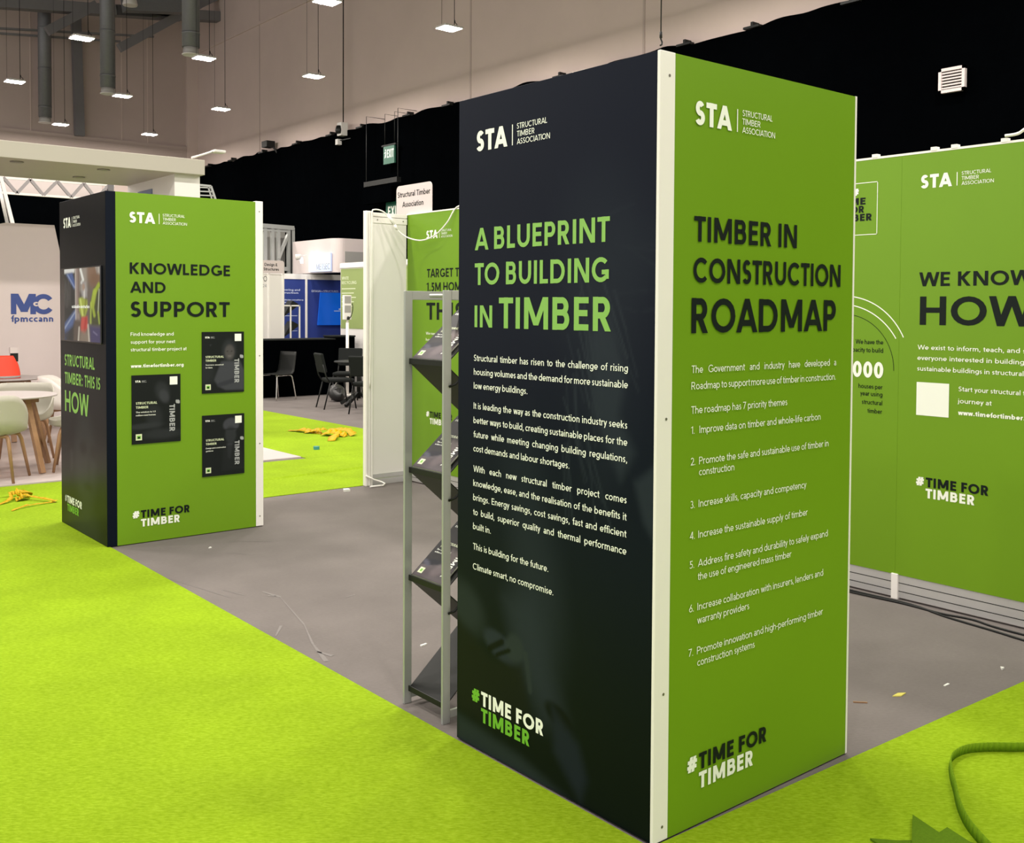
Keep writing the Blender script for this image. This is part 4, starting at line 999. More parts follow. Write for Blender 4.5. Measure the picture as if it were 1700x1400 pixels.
for y in (-.58, .60):
    mb = MB(); mb.tube([(0, y, .05), (0, y, 1.4), (.44, y, 1.4)], .007, mat('dark_rod', (0.02, 0.02, 0.022), .5, noise=.05), 6); mb.build('rod', SB)
# louvre vent
VT = thing('wall_vent', 'white louvred vent on the black drape above the long green wall', 'vent', (9.08, 3.82, 4.26))
mb = MB()
for a, b, c, e in ((-.155, -.14, -.12, .14), (.12, -.14, .155, .14), (-.155, .105, .155, .14), (-.155, -.14, .155, -.105)): mb.box((-.03, a, b), (.02, c, e), PINKWHITE)
mb.build('frame', VT)
mb = MB()
for k in range(6): z = -.095+.034*k; mb.box((-.022, -.12, z), (.012, .12, z+.016), PINKWHITE)
mb.build('louvre', VT)
mb = MB(); mb.box((.013, -.13, -.12), (.02, .13, .12), BLACKPL); mb.build('backing', VT)

# ------------------------------------------------------------------ neighbouring stand at left (raised floor, canopy, logo wall)
PZ = .014
mb = MB(); mb.box((-9, 7.85, 0), (2.95, 12.9, PZ), VINYL); pl_ = mb.build('stand_platform'); tag(pl_, 'raised pale wood-look floor of the neighbouring stand at left', 'platform')
mb = MB(); mb.box((-9, 7.835, 0), (2.96, 7.8495, PZ), PLATTRIM); mb.box((2.9505, 7.8495, 0), (2.965, 12.9, PZ), PLATTRIM); mb.box((-9, 7.85, PZ), (2.95, 8.23, PZ+.001), PLATTRIM); mb.box((2.45, 8.23, PZ), (2.95, 12.9, PZ+.001), PLATTRIM); mb.build('edge_trim', pl_)
CN = thing('stand_canopy', 'large cream flat roof with wide fascia over the neighbouring stand at left', 'canopy', (-2, 11.4, 0))
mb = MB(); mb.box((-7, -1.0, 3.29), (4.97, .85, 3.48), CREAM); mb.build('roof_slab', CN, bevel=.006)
lights = MB()
for k, (px, py) in enumerate(((28, 268.5), (172, 281.7), (131, 294))):
    P = cam_point(px, py, 2, 3.288)
    mb = MB(); c = (P.x+2, P.y-11.4, 3.278); mb.lathe([(.055, 0), (.075, .002), (.075, .011)], c, SCREW, 16); f_ = mb.build('downlight', CN)
mb = MB(); mb.box((4.63, -.86, 0.075), (4.99-.03, .84, 3.29), WHITEPANEL); sp = mb.build('side_wall', CN)
mb = MB(); P1_ = Vector((4.628, .5, 3.0)); mb.box((4.62, -.10, 2.85), (4.6295, .42, 3.17), mat('slate_blue_print', (0.10, 0.15, 0.28), .4, noise=.05)); mb.build('blue_picture', sp)
FLD = thing('floodlight', 'pale floodlight on a slanted arm above the cream roof end', 'light', cam_point(318, 262, 1, 10.6))
mb = MB(); mb.tube([(0, 0, 0), (.14, 0, .05), (.30, 0, .115)], .014, LAMPW, 8); mb.build('arm', FLD)
mb = MB(); mb.box((.28, -.06, .095), (.44, .07, .13), LAMPW); mb.build('lamp_head', FLD, bevel=.01)
MW = thing('logo_wall', 'pale free-standing wall with cut corners and a blue company logo at left', 'wall', (.9, 12.3, 0))
mb = MB()
poly = [(-3.0, .07), (.88, .07), (.88, 2.22), (.85, 2.34), (.78, 2.70), (.18, 2.70), (.02, 2.66), (-3.0, 2.60)]
mb.prism(poly, -.08, .0, PINKWHITE, Matrix(((1, 0, 0, 0), (0, 0, -1, 0), (0, 1, 0, 0), (0, 0, 0, 1)))); mb.build('board', MW)
FM = Frame((-.9, 0, 0), (1, 0, 0), (0, 0, 1), (0, -1, 0))
mb = MB()
BP = lambda u, v: FM(u, v, .003)
LAY = [0]
def polyf(pts):
    LAY[0] += 1; mb.face([FM(a, b, .002+LAY[0]*.00008) for a, b in pts], BLUEPRINT)
z0, z1 = 1.515, 1.783
polyf([(1.134, z0), (1.20, z0), (1.20, z1), (1.134, z1)]); polyf([(1.134, z1), (1.225, z1), (1.345, z0+.03), (1.255, z0+.03)]); polyf([(1.355, z1), (1.44, z1), (1.335, z0+.03), (1.25, z0+.03)]); polyf([(1.37, z0), (1.44, z0), (1.44, z1), (1.37, z1)])
arcn = 40
for k in range(arcn):
    p = math.radians(35+290*k/arcn); q = math.radians(35+290*(k+1)/arcn); c0, c1, ro, ri = 1.535, (z0+z1)/2, .134, .072
    polyf([(c0+ri*math.cos(p), c1+ri*math.sin(p)), (c0+ro*math.cos(p), c1+ro*math.sin(p)), (c0+ro*math.cos(q), c1+ro*math.sin(q)), (c0+ri*math.cos(q), c1+ri*math.sin(q))])
FM2 = Frame((-.9, 0, 0), (1, 0, 0), (0, 0, 1), (0, -1, 0))
text(mb, FM2, 'c', 1.405, 1.465, 1.62, .085, PINKWHITE, .22, n=.008)
text(mb, FM2, 'fpmccann', 1.135, 1.655, 1.415, .085, BLUEPRINT, .2, n=.003)
mb.build('logo_lettering', MW)['label'] = 'blue company logo'
LACE = mat('grey_truss_paint', (0.30, 0.275, 0.28), .5, noise=.05)
TR = thing('lighting_truss', 'white triangulated truss with leaning legs behind the cream roof', 'truss', (1.5, 15, 0))
def tr(px, py, y=15): p = cam_point(px, py, 1, y); return p-Vector((1.5, 15, 0))
mb = MB()
for (a, b) in (((-40, 292), (190, 308)), ((-40, 317), (190, 333))): mb.bar(tr(*a), tr(*b), .035, .035, WHITE)
mb.build('chord', TR)
xs = [-15, 5, 28, 50, 72, 95, 118, 139, 160, 180]
mb = MB()
for i in range(len(xs)-1):
    ya = 294+xs[i]*.075; yb = 319+xs[i]*.075
    a = (xs[i], ya if i % 2 else yb); b = (xs[i+1], (319 if i % 2 else 294)+xs[i+1]*.075)
    mb.bar(tr(*a), tr(*b), .04, .045, LACE)
mb.build('lacing', TR)
mb = MB(); mb.bar(tr(0, 290), tr(21, 372), .05, .05, WHITE); mb.bar(tr(-4, 300), tr(12, 372), .05, .03, CHROME); mb.build('leaning_leg', TR)
mb = MB(); mb.bar(tr(183, 300), Vector(tr(183, 330))*1.0+Vector((0, 0, -.0)), .09, .09, BEAM); p_ = tr(183, 330); mb.bar(p_, (p_.x, p_.y, 0), .09, .09, BEAM); p_ = tr(-40, 317); mb.bar(p_, (p_.x, p_.y, 0), .05, .05, WHITE); mb.build('leg', TR)
HB = thing('header_board', 'pale pink header board seen through the white truss', 'sign board', (1.6, 15.6, 0))
mb = MB(); mb.box((-3.0, 0, 3.40), (1.75, .05, 3.86), PINKWHITE); mb.build('board', HB)
mb = MB(); mb.box((-2.9, .02, 0), (-2.84, .05, 3.40), WHITE); mb.box((1.66, .02, 0), (1.72, .05, 3.40), WHITE); mb.build('post', HB)
LT = thing('ladder_truss', 'small silver truss end showing beside the cream roof post', 'truss', (4.5, 14, 0))
mb = MB()
def lt(px, py): return cam_point(px, py, 1, 14)-Vector((4.5, 14, 0))
mb.bar(lt(330, 307), lt(350, 309), .03, .03, STEEL); mb.bar(lt(350, 309), lt(360, 338), .03, .03, STEEL); mb.bar(lt(345, 309), lt(354, 338), .02, .02, STEEL)
for a in (0, .33, .66): mb.bar(lt(330, 311+a*20), lt(351+a*7, 312+a*20), .02, .02, STEEL)
mb.build('frame', LT)
mb = MB(); a_ = lt(360, 338); mb.bar(a_, (a_.x, a_.y, 0), .03, .03, STEEL); b_ = lt(330, 307); mb.bar(b_, (b_.x, b_.y, 0), .03, .03, STEEL); mb.build('leg', LT)

# shell chairs and tables of the neighbouring stand
def shell_chair(M, label):
    t = thing('tub_chair', label, 'chair', (0, 0, 0), 0, 'tub chairs on the neighbouring stand')
    mb = MB()
    def fn(a, b):
        th = 2*PI*a                                  # 0 = front
        back = .5-.5*math.cos(th)                     # 0 front .. 1 back
        rim = .50+.30*sstep(.12, .85, back)
        rr = .30+.02*back
        p = sstep(0, .55, b)**.8
        z = .43+(rim-.43)*max(0, (b-.35)/.65)**1.3
        if b <= .001: return Vector((0, 0, .425))
        rad = rr*min(1, b/.55)**.75
        fl = 1+.06*max(0, b-.6)
        return Vector((math.sin(th)*rad*fl, -math.cos(th)*rad*.92*fl, z+.01*(1-p)))
    mb.grid(fn, 40, 12, M); mb.build('seat_shell', t, solid=.012)
    mb = MB()
    for sx in (-1, 1):
        mb.tube([(sx*.20, -.16, .415), (sx*.05, -.05, .415), (0, .0, .415)], .016, WOOD, 8); mb.tube([(sx*.20, .16, .415), (sx*.05, .05, .415), (0, .0, .415)], .016, WOOD, 8)
    mb.build('underframe', t)
    for sx in (-1, 1):
        for sy in (-1, 1):
            mb = MB(); mb.tube([(sx*.17, sy*.13, .42), (sx*.20, sy*.16, .405), (sx*.215, sy*.175, .36), (sx*.27, sy*.23, 0)], [.015, .018, .018, .013], WOOD, 10); mb.build('leg', t)
    return t
CH = []
sc1 = shell_chair(SHELL, 'sage tub chair cut by the left edge, nearest on the neighbouring stand')
sc1.location = (-.02, 8.22, PZ+.002); sc1.rotation_euler = (0, 0, 2.6)
sc2 = dup(sc1, (.86, 8.50, PZ+.002), -1.9, 'sage tub chair mostly hidden behind the far pillar edge')
P = cam_point(50, 638, 2, .80)
sc3 = dup(sc1, (P.x-.15, P.y-.2, PZ+.002), -.5, 'sage tub chair behind the round oak table, open side towards us')
sc4 = shell_chair(SHELLW, 'white tub chair farther back beside the pillar, against the logo wall'); sc4.location = (1.25, 10.3, PZ+.002); sc4.rotation_euler = (0, 0, 1.2)
# 'white tub chair farther back beside the pillar, against the logo wall')
def round_table(loc, label, rz=0):
    t = thing('round_table', label, 'table', loc, rz, 'round tables on the neighbouring stand')
    mb = MB(); mb.lathe([(.44, 0), (.47, .008), (.47, .018), (.46, .024)], (0, 0, .716), TABLETOP, 40); mb.build('tabletop', t)
    mb = MB(); mb.box((-.30, -.03, .66), (.30, .03, .716), WOOD); mb.box((-.03, -.30, .66), (.03, .30, .716), WOOD); mb.build('apron', t)
    for k in range(4):
        an = PI/4+k*PI/2; c, s = math.cos(an), math.sin(an)
        mb = MB(); mb.bar((c*.29, s*.29, .714), (c*.50, s*.50, 0), .035, .055, WOOD, up=(-s, c, 0)); mb.build('leg', t)
    return t
rt1 = round_table((.24, 8.78, PZ+.002), 'round pale table with slanted oak legs beside the near tub chairs', -.33)
P = cam_point(4, 626, 2, .76)
rt2 = dup(rt1, (P.x, P.y, PZ+.002), .8, 'round pale table farther back carrying the orange bag')
OB = thing('tote_bag', 'bright orange red bag standing on the back table at the left edge', 'bag', (P.x-.02, P.y-.22, PZ+.743))
mb = MB()
mb.grid(lambda a, b: Vector(((.17-.07*b**2)*math.cos(2*PI*a), (.10-.05*b)*math.sin(2*PI*a), .27*b)), 24, 10, ORANGE); mb.build('body', OB, solid=.006)
mb = MB(); mb.lathe([(.17, 0), (.175, .03)], (0, 0, 0), GREYP, 24); o = mb.build('base', OB); o.scale = (1, .6, 1)
mb = MB(); mb.box((.06, -.03, .20), (.14, .02, .36), BLACKPL); mb.box((.05, -.035, .30), (.14, .025, .37), PINKWHITE); mb.build('carton', OB)

# ------------------------------------------------------------------ far stand through the gap
def place(px, py, z=0): return cam_point(px, py, 2, z)
CT = thing('draped_counter', 'long low black draped counter across the gap in the middle', 'counter', (6.6, 14.75, 0))
mb = MB(); mb.box((-1.3, 0, .006), (.72, .5, 1.02), DRAPE); mb.build('front', CT, bevel=.01)
mb = MB(); mb.box((-1.31, -.012, 1.02), (.73, .51, 1.045), BLACKFAB); mb.build('top', CT, bevel=.006)
CT2 = thing('draped_block', 'shorter black draped block right of the long counter behind the white pole', 'counter', (7.62, 15.1, 0))
mb = MB(); mb.box((-.23, -.2, .006), (.22, .2, 1.06), DRAPE); mb.build('front', CT2, bevel=.01)
mb = MB(); mb.box((-.24, -.21, 1.06), (.23, .21, 1.09), BLACKFAB); mb.build('top', CT2, bevel=.006)
def steel_chair():
    t = thing('side_chair', 'dark side chair with chrome legs beside the left end of the black counter', 'chair')
    mb = MB()
    prof = [(-.22, .46), (-.1, .445), (.05, .45), (.17, .455), (.21, .50), (.235, .62), (.27, .84)]
    mb.grid(lambda a, b: (lambda i, f: Vector(((a-.5)*(.42-.04*abs(b-.5)), prof[i][0]+(prof[i+1][0]-prof[i][0])*f, prof[i][1]+(prof[i+1][1]-prof[i][1])*f)))(min(int(b*6), 5), b*6-min(int(b*6), 5)), 8, 18, BLACKPL)
    mb.build('seat_shell', t, solid=.014)
    mb = MB()
    for sx in (-1, 1): mb.tube([(sx*.17, -.17, .43), (sx*.17, .16, .43)], .011, CHROME, 8)
    mb.tube([(-.17, 0, .43), (.17, 0, .43)], .011, CHROME, 8); mb.build('underframe', t)
    for sx in (-1, 1):
        for y0, y1 in ((-.17, -.22), (.16, .24)):
            mb = MB(); mb.tube(smooth_path([(sx*.16, y0*.7, .43), (sx*.185, y0, .42), (sx*.20, y0+(y1-y0)*.3, .34), (sx*.225, y1, .0)], 5), .011, CHROME, 8); mb.build('leg', t)
    return t
s_ = steel_chair(); s_.location = (5.93, 14.34, 0); s_.rotation_euler = (0, 0, -1.3)
def visitor_chair(label):
    t = thing('visitor_chair', label, 'chair', group='black visitor chairs around the dark table')
    mb = MB(); mb.box((-.225, -.22, .425), (.225, .21, .485), BLACKFAB); mb.build('seat', t, bevel=.025)
    R = Matrix.Translation((0, .24, .50)) @ Matrix.Rotation(-.22, 4, 'X')
    mb = MB(); mb.box((-.215, -.03, .08), (.215, .02, .40), BLACKFAB, R); mb.build('backrest', t, bevel=.02)
    mb = MB()
    for sx in (-1, 1): mb.tube([(sx*.21, .20, .44), (sx*.21, .255, .53), (sx*.20, .30, .72)], .011, BLACKPL, 8)
    mb.tube([(-.21, -.18, .425), (.21, -.18, .425)], .010, BLACKPL, 8); mb.tube([(-.21, .17, .425), (.21, .17, .425)], .010, BLACKPL, 8); mb.build('frame', t)
    for sx in (-1, 1):
        for y0, y1 in ((-.17, -.24), (.18, .29)):
            mb = MB(); mb.tube([(sx*.21, y0, .44), (sx*.225, y1, 0)], .0115, BLACKPL, 8); mb.build('leg', t)
    return t
v1 = visitor_chair('black visitor chair at the left of the dark table with its back to us'); v1.location = (6.05, 12.44, 0); v1.rotation_euler = (0, 0, 1.35)
v2 = dup(v1, (6.05, 11.42, 0), 2.1, 'black visitor chair cut off by the white end wall')
v3 = dup(v1, (6.98, 13.72, 0), -.72, 'black visitor chair facing us behind the dark table')
TB_ = thing('meeting_table', 'dark round meeting table between the black visitor chairs', 'table', (6.52, 12.56, 0))
mb = MB(); mb.lathe([(.39, 0), (.41, .006), (.41, .022), (.40, .027)], (0, 0, .715), BLACKPL, 36); mb.build('tabletop', TB_)
mb = MB(); mb.tube([(0, 0, .12), (0, 0, .715)], .035, BLACKPL, 12); mb.build('column', TB_)
for k in range(4):
    an = .4+k*PI/2; mb = MB(); mb.bar((0, 0, .22), (.36*math.cos(an), .36*math.sin(an), .025), .05, .05, BLACKPL); mb.build('foot', TB_)
BG = thing('holdall_bag', 'shiny black holdall bag on the floor under the left visitor chair', 'bag', (6.60, 13.42, 0))
mb = MB(); mb.grid(lambda a, b: Vector(((.16*math.sin(PI*b)**.5*math.cos(2*PI*a)), (b-.5)*.30+.04*math.sin(2*PI*a), max(.004, .15+.15*math.sin(PI*b)**.5*math.sin(2*PI*a)))), 24, 12, mat('glossy_black_fabric', (0.02, 0.02, 0.02), .35, noise=.2, nscale=20)); mb.build('body', BG)
mb = MB(); mb.tube(smooth_path([(-.1, -.1, .28), (-.06, -.14, .36), (.06, -.14, .36), (.1, -.1, .28)]), .01, GREYP, 6); mb.build('handle', BG)
PS = thing('pole_stand', 'slim white pole stand with two grey boxes on top in front of the counter', 'stand', (7.31, 14.28, 0))
mb = MB(); mb.box((-.14, -.12, 0), (.14, .12, .03), WHITE); mb.build('base', PS, bevel=.008)
mb = MB(); mb.tube([(0, 0, .03), (0, 0, 1.35)], .028, WHITE, 12); mb.tube([(0, 0, 1.35), (.0, 0, 1.5)], .02, WHITE, 10); mb.build('pole', PS)
mb = MB(); mb.box((-.09, -.03, 1.40), (.07, .03, 1.85), WHITE); hd = mb.build('head', PS, bevel=.008)
mb = MB(); mb.box((-.075, -.034, 1.70), (.055, -.0302, 1.83), GREYP); mb.box((-.075, -.034, 1.53), (.055, -.0302, 1.66), GREYP); mb.build('socket_plate', hd)
mb = MB(); mb.tube(smooth_path([(.0, -.045, 1.42), (.05, -.05, 1.47), (.09, -.04, 1.6), (.08, -.035, 1.7)]), .008, BLACKPL, 6); mb.lathe([(.02, 0), (.028, .02), (.02, .06)], (-.01, -.05, 1.40), BLACKPL, 10); mb.build('plug_lead', PS)
# white stand wall with second name board
WP = thing('shell_wall', 'white exhibition wall with event poster at the left end of the far stand', 'exhibition wall', (6.0, 15.5, 0))
mb = MB(); mb.box((-.9, 0, 0), (.655, .04, 2.24), WHITEPANEL); mb.build('white_panel', WP)
for x in (.33, .62):
    mb = MB(); mb.box((x, -.015, 0), (x+.035, .045, 2.25), WHITE); mb.build('upright_post', WP)
FP = Frame((0, 0, 0), (1, 0, 0), (0, 0, 1), (0, -1, 0))
mb = MB(); text(mb, FP, 'EXPO', .08, .31, 2.10, .10, BLACKPRINT, .12, n=.003); text(mb, FP, '2024', .14, .30, 1.99, .06, GREYPRINT, .14, n=.003); mb.build('lettering', WP)
N2 = thing('name_board', 'rounded white name board reading Design and Structures on the far stand', 'sign', (6.36, 15.46, 2.252))
mb = MB(); mb.prism(rrect(.56, .24, .05), -.003, .003, PINKWHITE, Matrix(((1, 0, 0, 0), (0, 0, -1, 0), (0, 1, 0, 0), (0, 0, 0, 1)))); mb.build('board', N2)
FN2 = Frame((0, -.004, 0), (1, 0, 0), (0, 0, 1), (0, -1, 0))
mb = MB(); text(mb, FN2, 'Design &', -.12, .14, .135, .055, BLACKPRINT, .17, n=.001); text(mb, FN2, 'Structures', -.14, .17, .05, .055, BLACKPRINT, .17, n=.001); mb.build('lettering', N2)
BWL = thing('shell_wall', 'royal blue printed exhibition wall with white frame on the far stand', 'exhibition wall', (7.9, 17, 0))
for x0, x1 in ((-1.6, .0), (.045, .86)):
    mb = MB(); mb.box((x0, 0, .05), (x1, .03, 2.2), ROYAL); b_ = mb.build('blue_panel', BWL)
mb = MB(); mb.box((-1.6, -.01, 2.2), (.9, .05, 2.31), WHITEPANEL); mb.build('header_rail', BWL)
for x in (.0, .86):
    mb = MB(); mb.box((x, -.015, 0), (x+.045, .05, 2.3), WHITE); mb.build('upright_post', BWL)
FB = Frame((-7.9, 0, 0), (1, 0, 0), (0, 0, 1), (0, -1, 0))
mb = MB()
PBL = mat('pale_blue_lettering', (0.55, 0.6, 0.8), .5)
text(mb, FB, 'DESIGN + STRUCTURES', 8.05, 8.68, 1.94, .042, PBL, .17, n=.003)
for k, (z, x1, cc) in enumerate(((1.96, 7.78, .04), (1.90, 7.74, .04), (1.76, 7.86, .03), (1.71, 7.5, .028), (1.64, 7.73, .028), (1.575, 7.52, .028), (1.51, 7.48, .028))):
    text(mb, FB, ('engineering and', 'construction', 'structural design consultancy', 'services', 'timber steel concrete', 'planning', 'detailing')[k], 7.2 if k < 5 else 7.25, x1, z, cc, PBL, .18, n=.003)
rect(mb, FB, 7.0, 1.44, 7.72, 1.452, PBL, .003); rect(mb, FB, 7.0, 1.13, 7.72, 1.14, PBL, .003); mb.build('lettering', BWL)
TS = thing('display_screen', 'bright blue lit display screen on the blue wall', 'screen', (8.45, 16.95, 1.6))
mb = MB(); mb.prism([(-.30, -.35), (.30, -.35), (.30, .33), (-.235, .33)], 0, .04, SCRBLUE, Matrix(((1, 0, 0, 0), (0, 0, -1, 0), (0, 1, 0, 0), (0, 0, 0, 1)))); mb.build('panel', TS)
mb = MB(); fts = Frame((0, -.041, 0), (1, 0, 0), (0, 0, 1), (0, -1, 0)); rect(mb, fts, .08, -.06, .29, -.045, PBL, .002); rect(mb, fts, .19, -.03, .29, .0, PBL, .002); mb.build('lettering', TS)
RK2 = thing('brochure_rack', 'small far brochure rack with white frame in front of the blue wall', 'brochure rack', (7.0, 15.9, 0))
mb = MB()
for x in (-.17, .0, .19): mb.box((x-.012, -.012, 0), (x+.012, .012, 1.66), WHITE)
mb.box((-.18, -.012, 1.64), (.20, .012, 1.665), WHITE); mb.build('frame', RK2)
mb = MB()
for k in range(4):
    z = .25+.40*k
    mb.prism([(-.12, z), (.17, z+.2), (.17, z+.24), (.05, z+.30), (-.12, z+.04)], .0, .22, BLACKPL, Matrix(((1, 0, 0, 0), (0, 0, 1, .014), (0, 1, 0, 0), (0, 0, 0, 1))))
mb.build('tray', RK2)
c0 = cam_point(556, 395, 1, 16.0)
X0, Y0 = c0.x, c0.y; zt_ = c0.z; zb_ = 2.33
HD = thing('header_block', 'large white lit header block with rounded corner above the blue wall', 'sign block', (X0, Y0, 0))
cpt = [(.22-.22*math.cos(PI/2*k/8), .22-.22*math.sin(PI/2*k/8)) for k in range(9)]
pl2 = cam_point(486, 400, 0, X0)                      # far end of the left face
LY = pl2.y-Y0
mb = MB(); mb.prism([(a, b) for a, b in [(0, LY)]+cpt+[(.9, 0), (.9, .25), (.25, .3), (.25, LY)]], zb_, zt_, PINKWHITE); mb.build('fascia', HD)
for x, y in ((.12, LY-.1), (.80, .12)):
    mb = MB(); mb.box((x-.04, y-.04, 0), (x+.04, y+.04, zb_), WHITE); mb.build('post', HD)
mb = MB(); mb.box((.23, -.006, zb_+.02), (.9, -.0005, zb_+.62*(zt_-zb_)), GREYP); mb.build('grey_band', HD)
pa = cam_point(515, 452, 0, X0); pb_ = cam_point(551, 420, 0, X0)
mb = MB(); mb.box((-.03, pb_.y-Y0, max(pa.z, zb_)), (0, pa.y-Y0, pb_.z), SIGNGLOW); sg = mb.build('lit_panel', HD)
FH2 = Frame((-.031, 0, 0), (0, -1, 0), (0, 0, 1), (-1, 0, 0))
mb = MB(); text(mb, FH2, 'METSEC', -(pa.y-Y0)+.35*(pa.y-pb_.y), -(pb_.y-Y0)-.02, zb_+.06, .13, GREYPRINT, .14, n=.002); mb.build('lettering', sg)
SPT = thing('spotlight', 'glaring white spotlight in front of the white header block', 'light', cam_point(496, 432, 0, X0-.35))
mb = MB(); mb.lathe([(.05, 0), (.07, .05), (.07, .12)], (0, 0, 0), LAMPW, 14); mb.bar((0, 0, .1), (.36, 0, .12), .02, .02, LAMPW); mb.build('lamp_head', SPT)
mb = MB(); mb.face([(.055, .06, .05), (.055, -.06, .05), (.07, -.06, -.06), (.07, .06, -.06)], SPOTGLOW); mb.build('lens', SPT)
GT = thing('gantry_frame', 'grey metal gantry frame with uprights behind the far white wall', 'gantry', (7.4, 18, 0))
ref = Vector((7.4, 18, 0)); mb = MB()
g = lambda px, py: cam_point(px, py, 1, 18)-ref
mb.bar(g(425, 374), g(487, 379), .09, .09, STEEL); mb.bar(g(425, 381), g(478, 384), .05, .05, STEEL); mb.bar(g(430, 444), g(480, 447), .08, .08, STEEL); mb.build('beam', GT)
for a in (440, 452, 462, 480, 485):
    mb = MB(); p_ = g(a, 378); mb.bar(p_, (p_.x, p_.y, 0), .07 if a < 470 else .1, .06, STEEL); mb.build('upright_post', GT)
mb = MB(); mb.bar(g(478, 390), g(462, 430), .09, .05, STEEL); mb.build('brace', GT)
mb = MB(); mb.box(g(425, 384)+Vector((0, .3, -1.5)), g(484, 384)+Vector((0, .32, 0)), GREYP); mb.build('back_sheet', GT)
OW = thing('shell_wall', 'white exhibition wall carrying an olive green poster at the right of the gap', 'exhibition wall', (8.0, 15.0, 0))
mb = MB(); mb.box((0, -3.2, 0), (.04, .72, 2.5), WHITEPANEL); mb.build('white_panel', OW)
FO = Frame((0, 0, 0), (0, -1, 0), (0, 0, 1), (-1, 0, 0))
mb = MB(); mb.box((-.006, -2.0, 1.21), (0, .70, 2.38), OLIVE); po = mb.build('poster', OW); po['label'] = 'olive green poster'
mb = MB()
text(mb, FO, 'WHITE', -.66, -.40, 2.17, .06, PALEPRINT, .2, n=.008); text(mb, FO, 'RECYCLING', -.66, -.10, 2.08, .06, PALEPRINT, .2, n=.008)
for k in range(5): rect(mb, FO, -.66, 1.98-.085*k, (-.14, -.2, -.12, -.2, -.26)[k], 2.0-.085*k, PALEPRINT, .008)
for a, b in ((.20, 2.19), (.26, 2.16)): mb.face([FO(a+.05*math.cos(k*PI/6), b+.08*math.sin(k*PI/6), .008) for k in range(12)], WHITEPRINT)
mb.build('lettering', po)
mb = MB(); mb.box((-.02, -2.0, 2.40), (.0, .72, 2.49), WHITE); mb.build('header_rail', OW)

# ------------------------------------------------------------------ litter on the carpet
def film(name, pts, w, z, seed, label):
    """a loose twisted strip of plastic film"""
    rnd = random.Random(seed); mb = MB()
    P = smooth_path([(x, y, z+zz) for x, y, zz in pts], 6); n = len(P)
    tw = [rnd.uniform(-.8, .8) for _ in range(n)]
    L = []
    for i, p in enumerate(P):
        t = (P[min(i+1, n-1)]-P[max(i-1, 0)]).normalized(); s = Vector((-t.y, t.x, 0))
        s = (s*math.cos(tw[i]*.6)+Vector((0, 0, 1))*abs(math.sin(tw[i]*.6)))
        L.append((p-s*0, p+s*w*rnd.uniform(.7, 1.2)))
    for i in range(n-1): mb.face([L[i][0], L[i+1][0], L[i+1][1], L[i][1]], YELLOW, True)
    return mb
def film_thing(strips, label, grp):
    mbs = MB()
    for k, (pts, w) in enumerate(strips):
        a = film('x', pts, w, .008, k+3, ''); off = len(mbs.v)
        mbs.v += a.v; mbs.f += [tuple(i+off for i in f) for f in a.f]; mbs.mi += [mbs.m(YELLOW)]*len(a.f); mbs.sm += [True]*len(a.f)
    o = mbs.build('plastic_film', solid=.0015); tag(o, label, 'litter')
film_thing([([(-.24, 6.93, 0), (-.12, 7.02, .02), (-.08, 7.18, .05), (.0, 7.02, .03), (.14, 6.76, .01)], .03), ([(-.10, 7.1, .04), (-.02, 7.10, .05), (.07, 7.17, .03), (.08, 7.22, .0)], .08),
            ([(-.22, 6.60, 0), (-.08, 6.70, .01), (.16, 6.78, 0)], .02), ([(-.10, 7.0, 0), (-.02, 7.0, .03), (.03, 7.08, 0)], .09)], 'crumpled yellow plastic strips on the lime carpet at far left', '')
film_thing([([(3.93, 10.05, 0), (4.0, 9.8, .02), (4.1, 9.55, .0), (4.15, 9.3, .03), (4.25, 9.1, .0)], .07), ([(3.98, 9.7, 0), (4.15, 9.5, .05), (4.32, 9.5, .02), (4.36, 9.3, .04), (4.3, 9.08, 0)], .10),
            ([(4.1, 9.2, .0), (3.98, 9.05, .02), (3.85, 8.85, 0)], .12), ([(4.0, 9.95, .0), (4.08, 9.7, .03), (4.2, 9.62, 0)], .06), ([(4.02, 9.35, 0), (4.1, 9.2, .04), (4.2, 9.05, 0)], .14)], 'tangled heap of orange yellow plastic film on the lime carpet in the gap', '')
def scrap(name, c, poly, h, M, label, cat='litter'):
    mb = MB(); mb.prism([(c[0]+x, c[1]+y) for x, y in poly], c[2], c[2]+h, M); return tag(mb.build(name), label, cat)
scrap('paper_scrap', (2.32, 5.80, 0), [(-.03, -.02), (.03, -.03), (.04, .02), (0, .04)], .02, PAPER, 'small white scrap at the foot of the white end wall')
scrap('bottle_cap', (3.40, 8.30, .005), [(.035*math.cos(k*PI/5), .035*math.sin(k*PI/5)) for k in range(10)], .035, mat('teal_plastic', (0.05, 0.25, 0.25), .4, noise=.05), 'small teal bottle cap on the lime carpet in the gap')
scrap('paper_scrap', (.50, 1.955, 0), [(-.012, -.006), (.03, .004), (.028, .014), (-.01, .006)], .006, PAPER, 'tiny white flake on the grey floor seen through the rack')
scrap('leaf_scrap', (1.72, .185, 0), [(-.03, .01), (.0, -.012), (.05, -.006), (.02, .014)], .004, mat('pale_yellow_paper', (0.62, 0.55, 0.12), .6, noise=.05), 'pale yellow scrap on the grey floor right of the near pillar')
scrap('splinter', (1.52, .24, 0), [(-.02, .02), (.02, -.02), (.024, -.016), (-.016, .024)], .005, WOOD, 'thin splinter on the grey floor right of the near pillar')
scrap('paper_scrap', (2.39, .064, 0), [(-.012, -.008), (.014, -.006), (.01, .01)], .008, PAPER, 'white fleck on the grey floor near the right edge')
scrap('paper_scrap', (2.0, .12, 0), [(-.02, -.004), (.02, -.004), (.02, .006), (-.02, .004)], .003, PAPER, 'white crumbs on the grey floor beside the lime carpet at right')
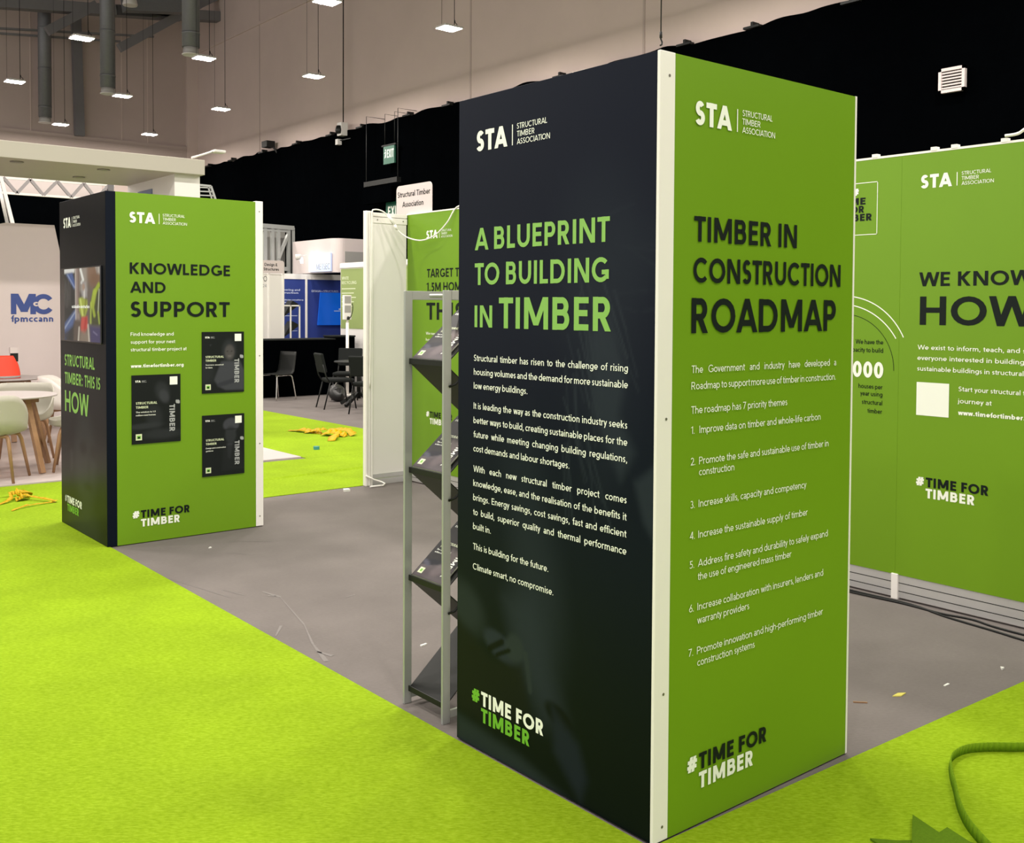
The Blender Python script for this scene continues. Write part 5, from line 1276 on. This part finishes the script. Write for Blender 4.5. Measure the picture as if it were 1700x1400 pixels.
scrap('paper_scrap', (.51, 4.5, 0), [(-.012, -.01), (.012, -.008), (.01, .01)], .006, PAPER, 'white fleck on the grey floor in front of the far pillar')
# chalky scuff marks on the grey floor
mb = MB()
for a, b, w in (((.152, 3.47), (.20, 3.3), .004), ((.315, 3.30), (.345, 3.14), .012), ((.335, 3.17), (.30, 3.20), .01), ((.345, 3.14), (.21, 2.6), .005), ((.21, 2.6), (.10, 2.31), .006), ((.10, 2.31), (.03, 2.05), .012), ((.06, 2.2), (.09, 2.1), .012), ((.015, 2.53), (.11, 2.66), .008), ((.0, 3.9), (.12, 3.3), .003), ((.62, 2.9), (.70, 2.92), .006), ((.55, 4.3), (.66, 4.15), .006), ((.70, 4.6), (.95, 4.4), .004)):
    p = Vector((*a, 0)); q = Vector((*b, 0)); t = (q-p).normalized(); s = Vector((-t.y, t.x, 0))*w
    mb.face([(p.x-s.x*.4, p.y-s.y*.4, .0012), (q.x-s.x, q.y-s.y, .0012), (q.x+s.x, q.y+s.y, .0012), (p.x+s.x*.4, p.y+s.y*.4, .0012)], SCUFF)
tag(mb.build('scuff_marks'), 'faint chalky scuff marks on the grey floor beside the lime edge', 'marks')['kind'] = 'stuff'
# strip of carpet standing on its edge, and two dark offcuts
mb = MB()
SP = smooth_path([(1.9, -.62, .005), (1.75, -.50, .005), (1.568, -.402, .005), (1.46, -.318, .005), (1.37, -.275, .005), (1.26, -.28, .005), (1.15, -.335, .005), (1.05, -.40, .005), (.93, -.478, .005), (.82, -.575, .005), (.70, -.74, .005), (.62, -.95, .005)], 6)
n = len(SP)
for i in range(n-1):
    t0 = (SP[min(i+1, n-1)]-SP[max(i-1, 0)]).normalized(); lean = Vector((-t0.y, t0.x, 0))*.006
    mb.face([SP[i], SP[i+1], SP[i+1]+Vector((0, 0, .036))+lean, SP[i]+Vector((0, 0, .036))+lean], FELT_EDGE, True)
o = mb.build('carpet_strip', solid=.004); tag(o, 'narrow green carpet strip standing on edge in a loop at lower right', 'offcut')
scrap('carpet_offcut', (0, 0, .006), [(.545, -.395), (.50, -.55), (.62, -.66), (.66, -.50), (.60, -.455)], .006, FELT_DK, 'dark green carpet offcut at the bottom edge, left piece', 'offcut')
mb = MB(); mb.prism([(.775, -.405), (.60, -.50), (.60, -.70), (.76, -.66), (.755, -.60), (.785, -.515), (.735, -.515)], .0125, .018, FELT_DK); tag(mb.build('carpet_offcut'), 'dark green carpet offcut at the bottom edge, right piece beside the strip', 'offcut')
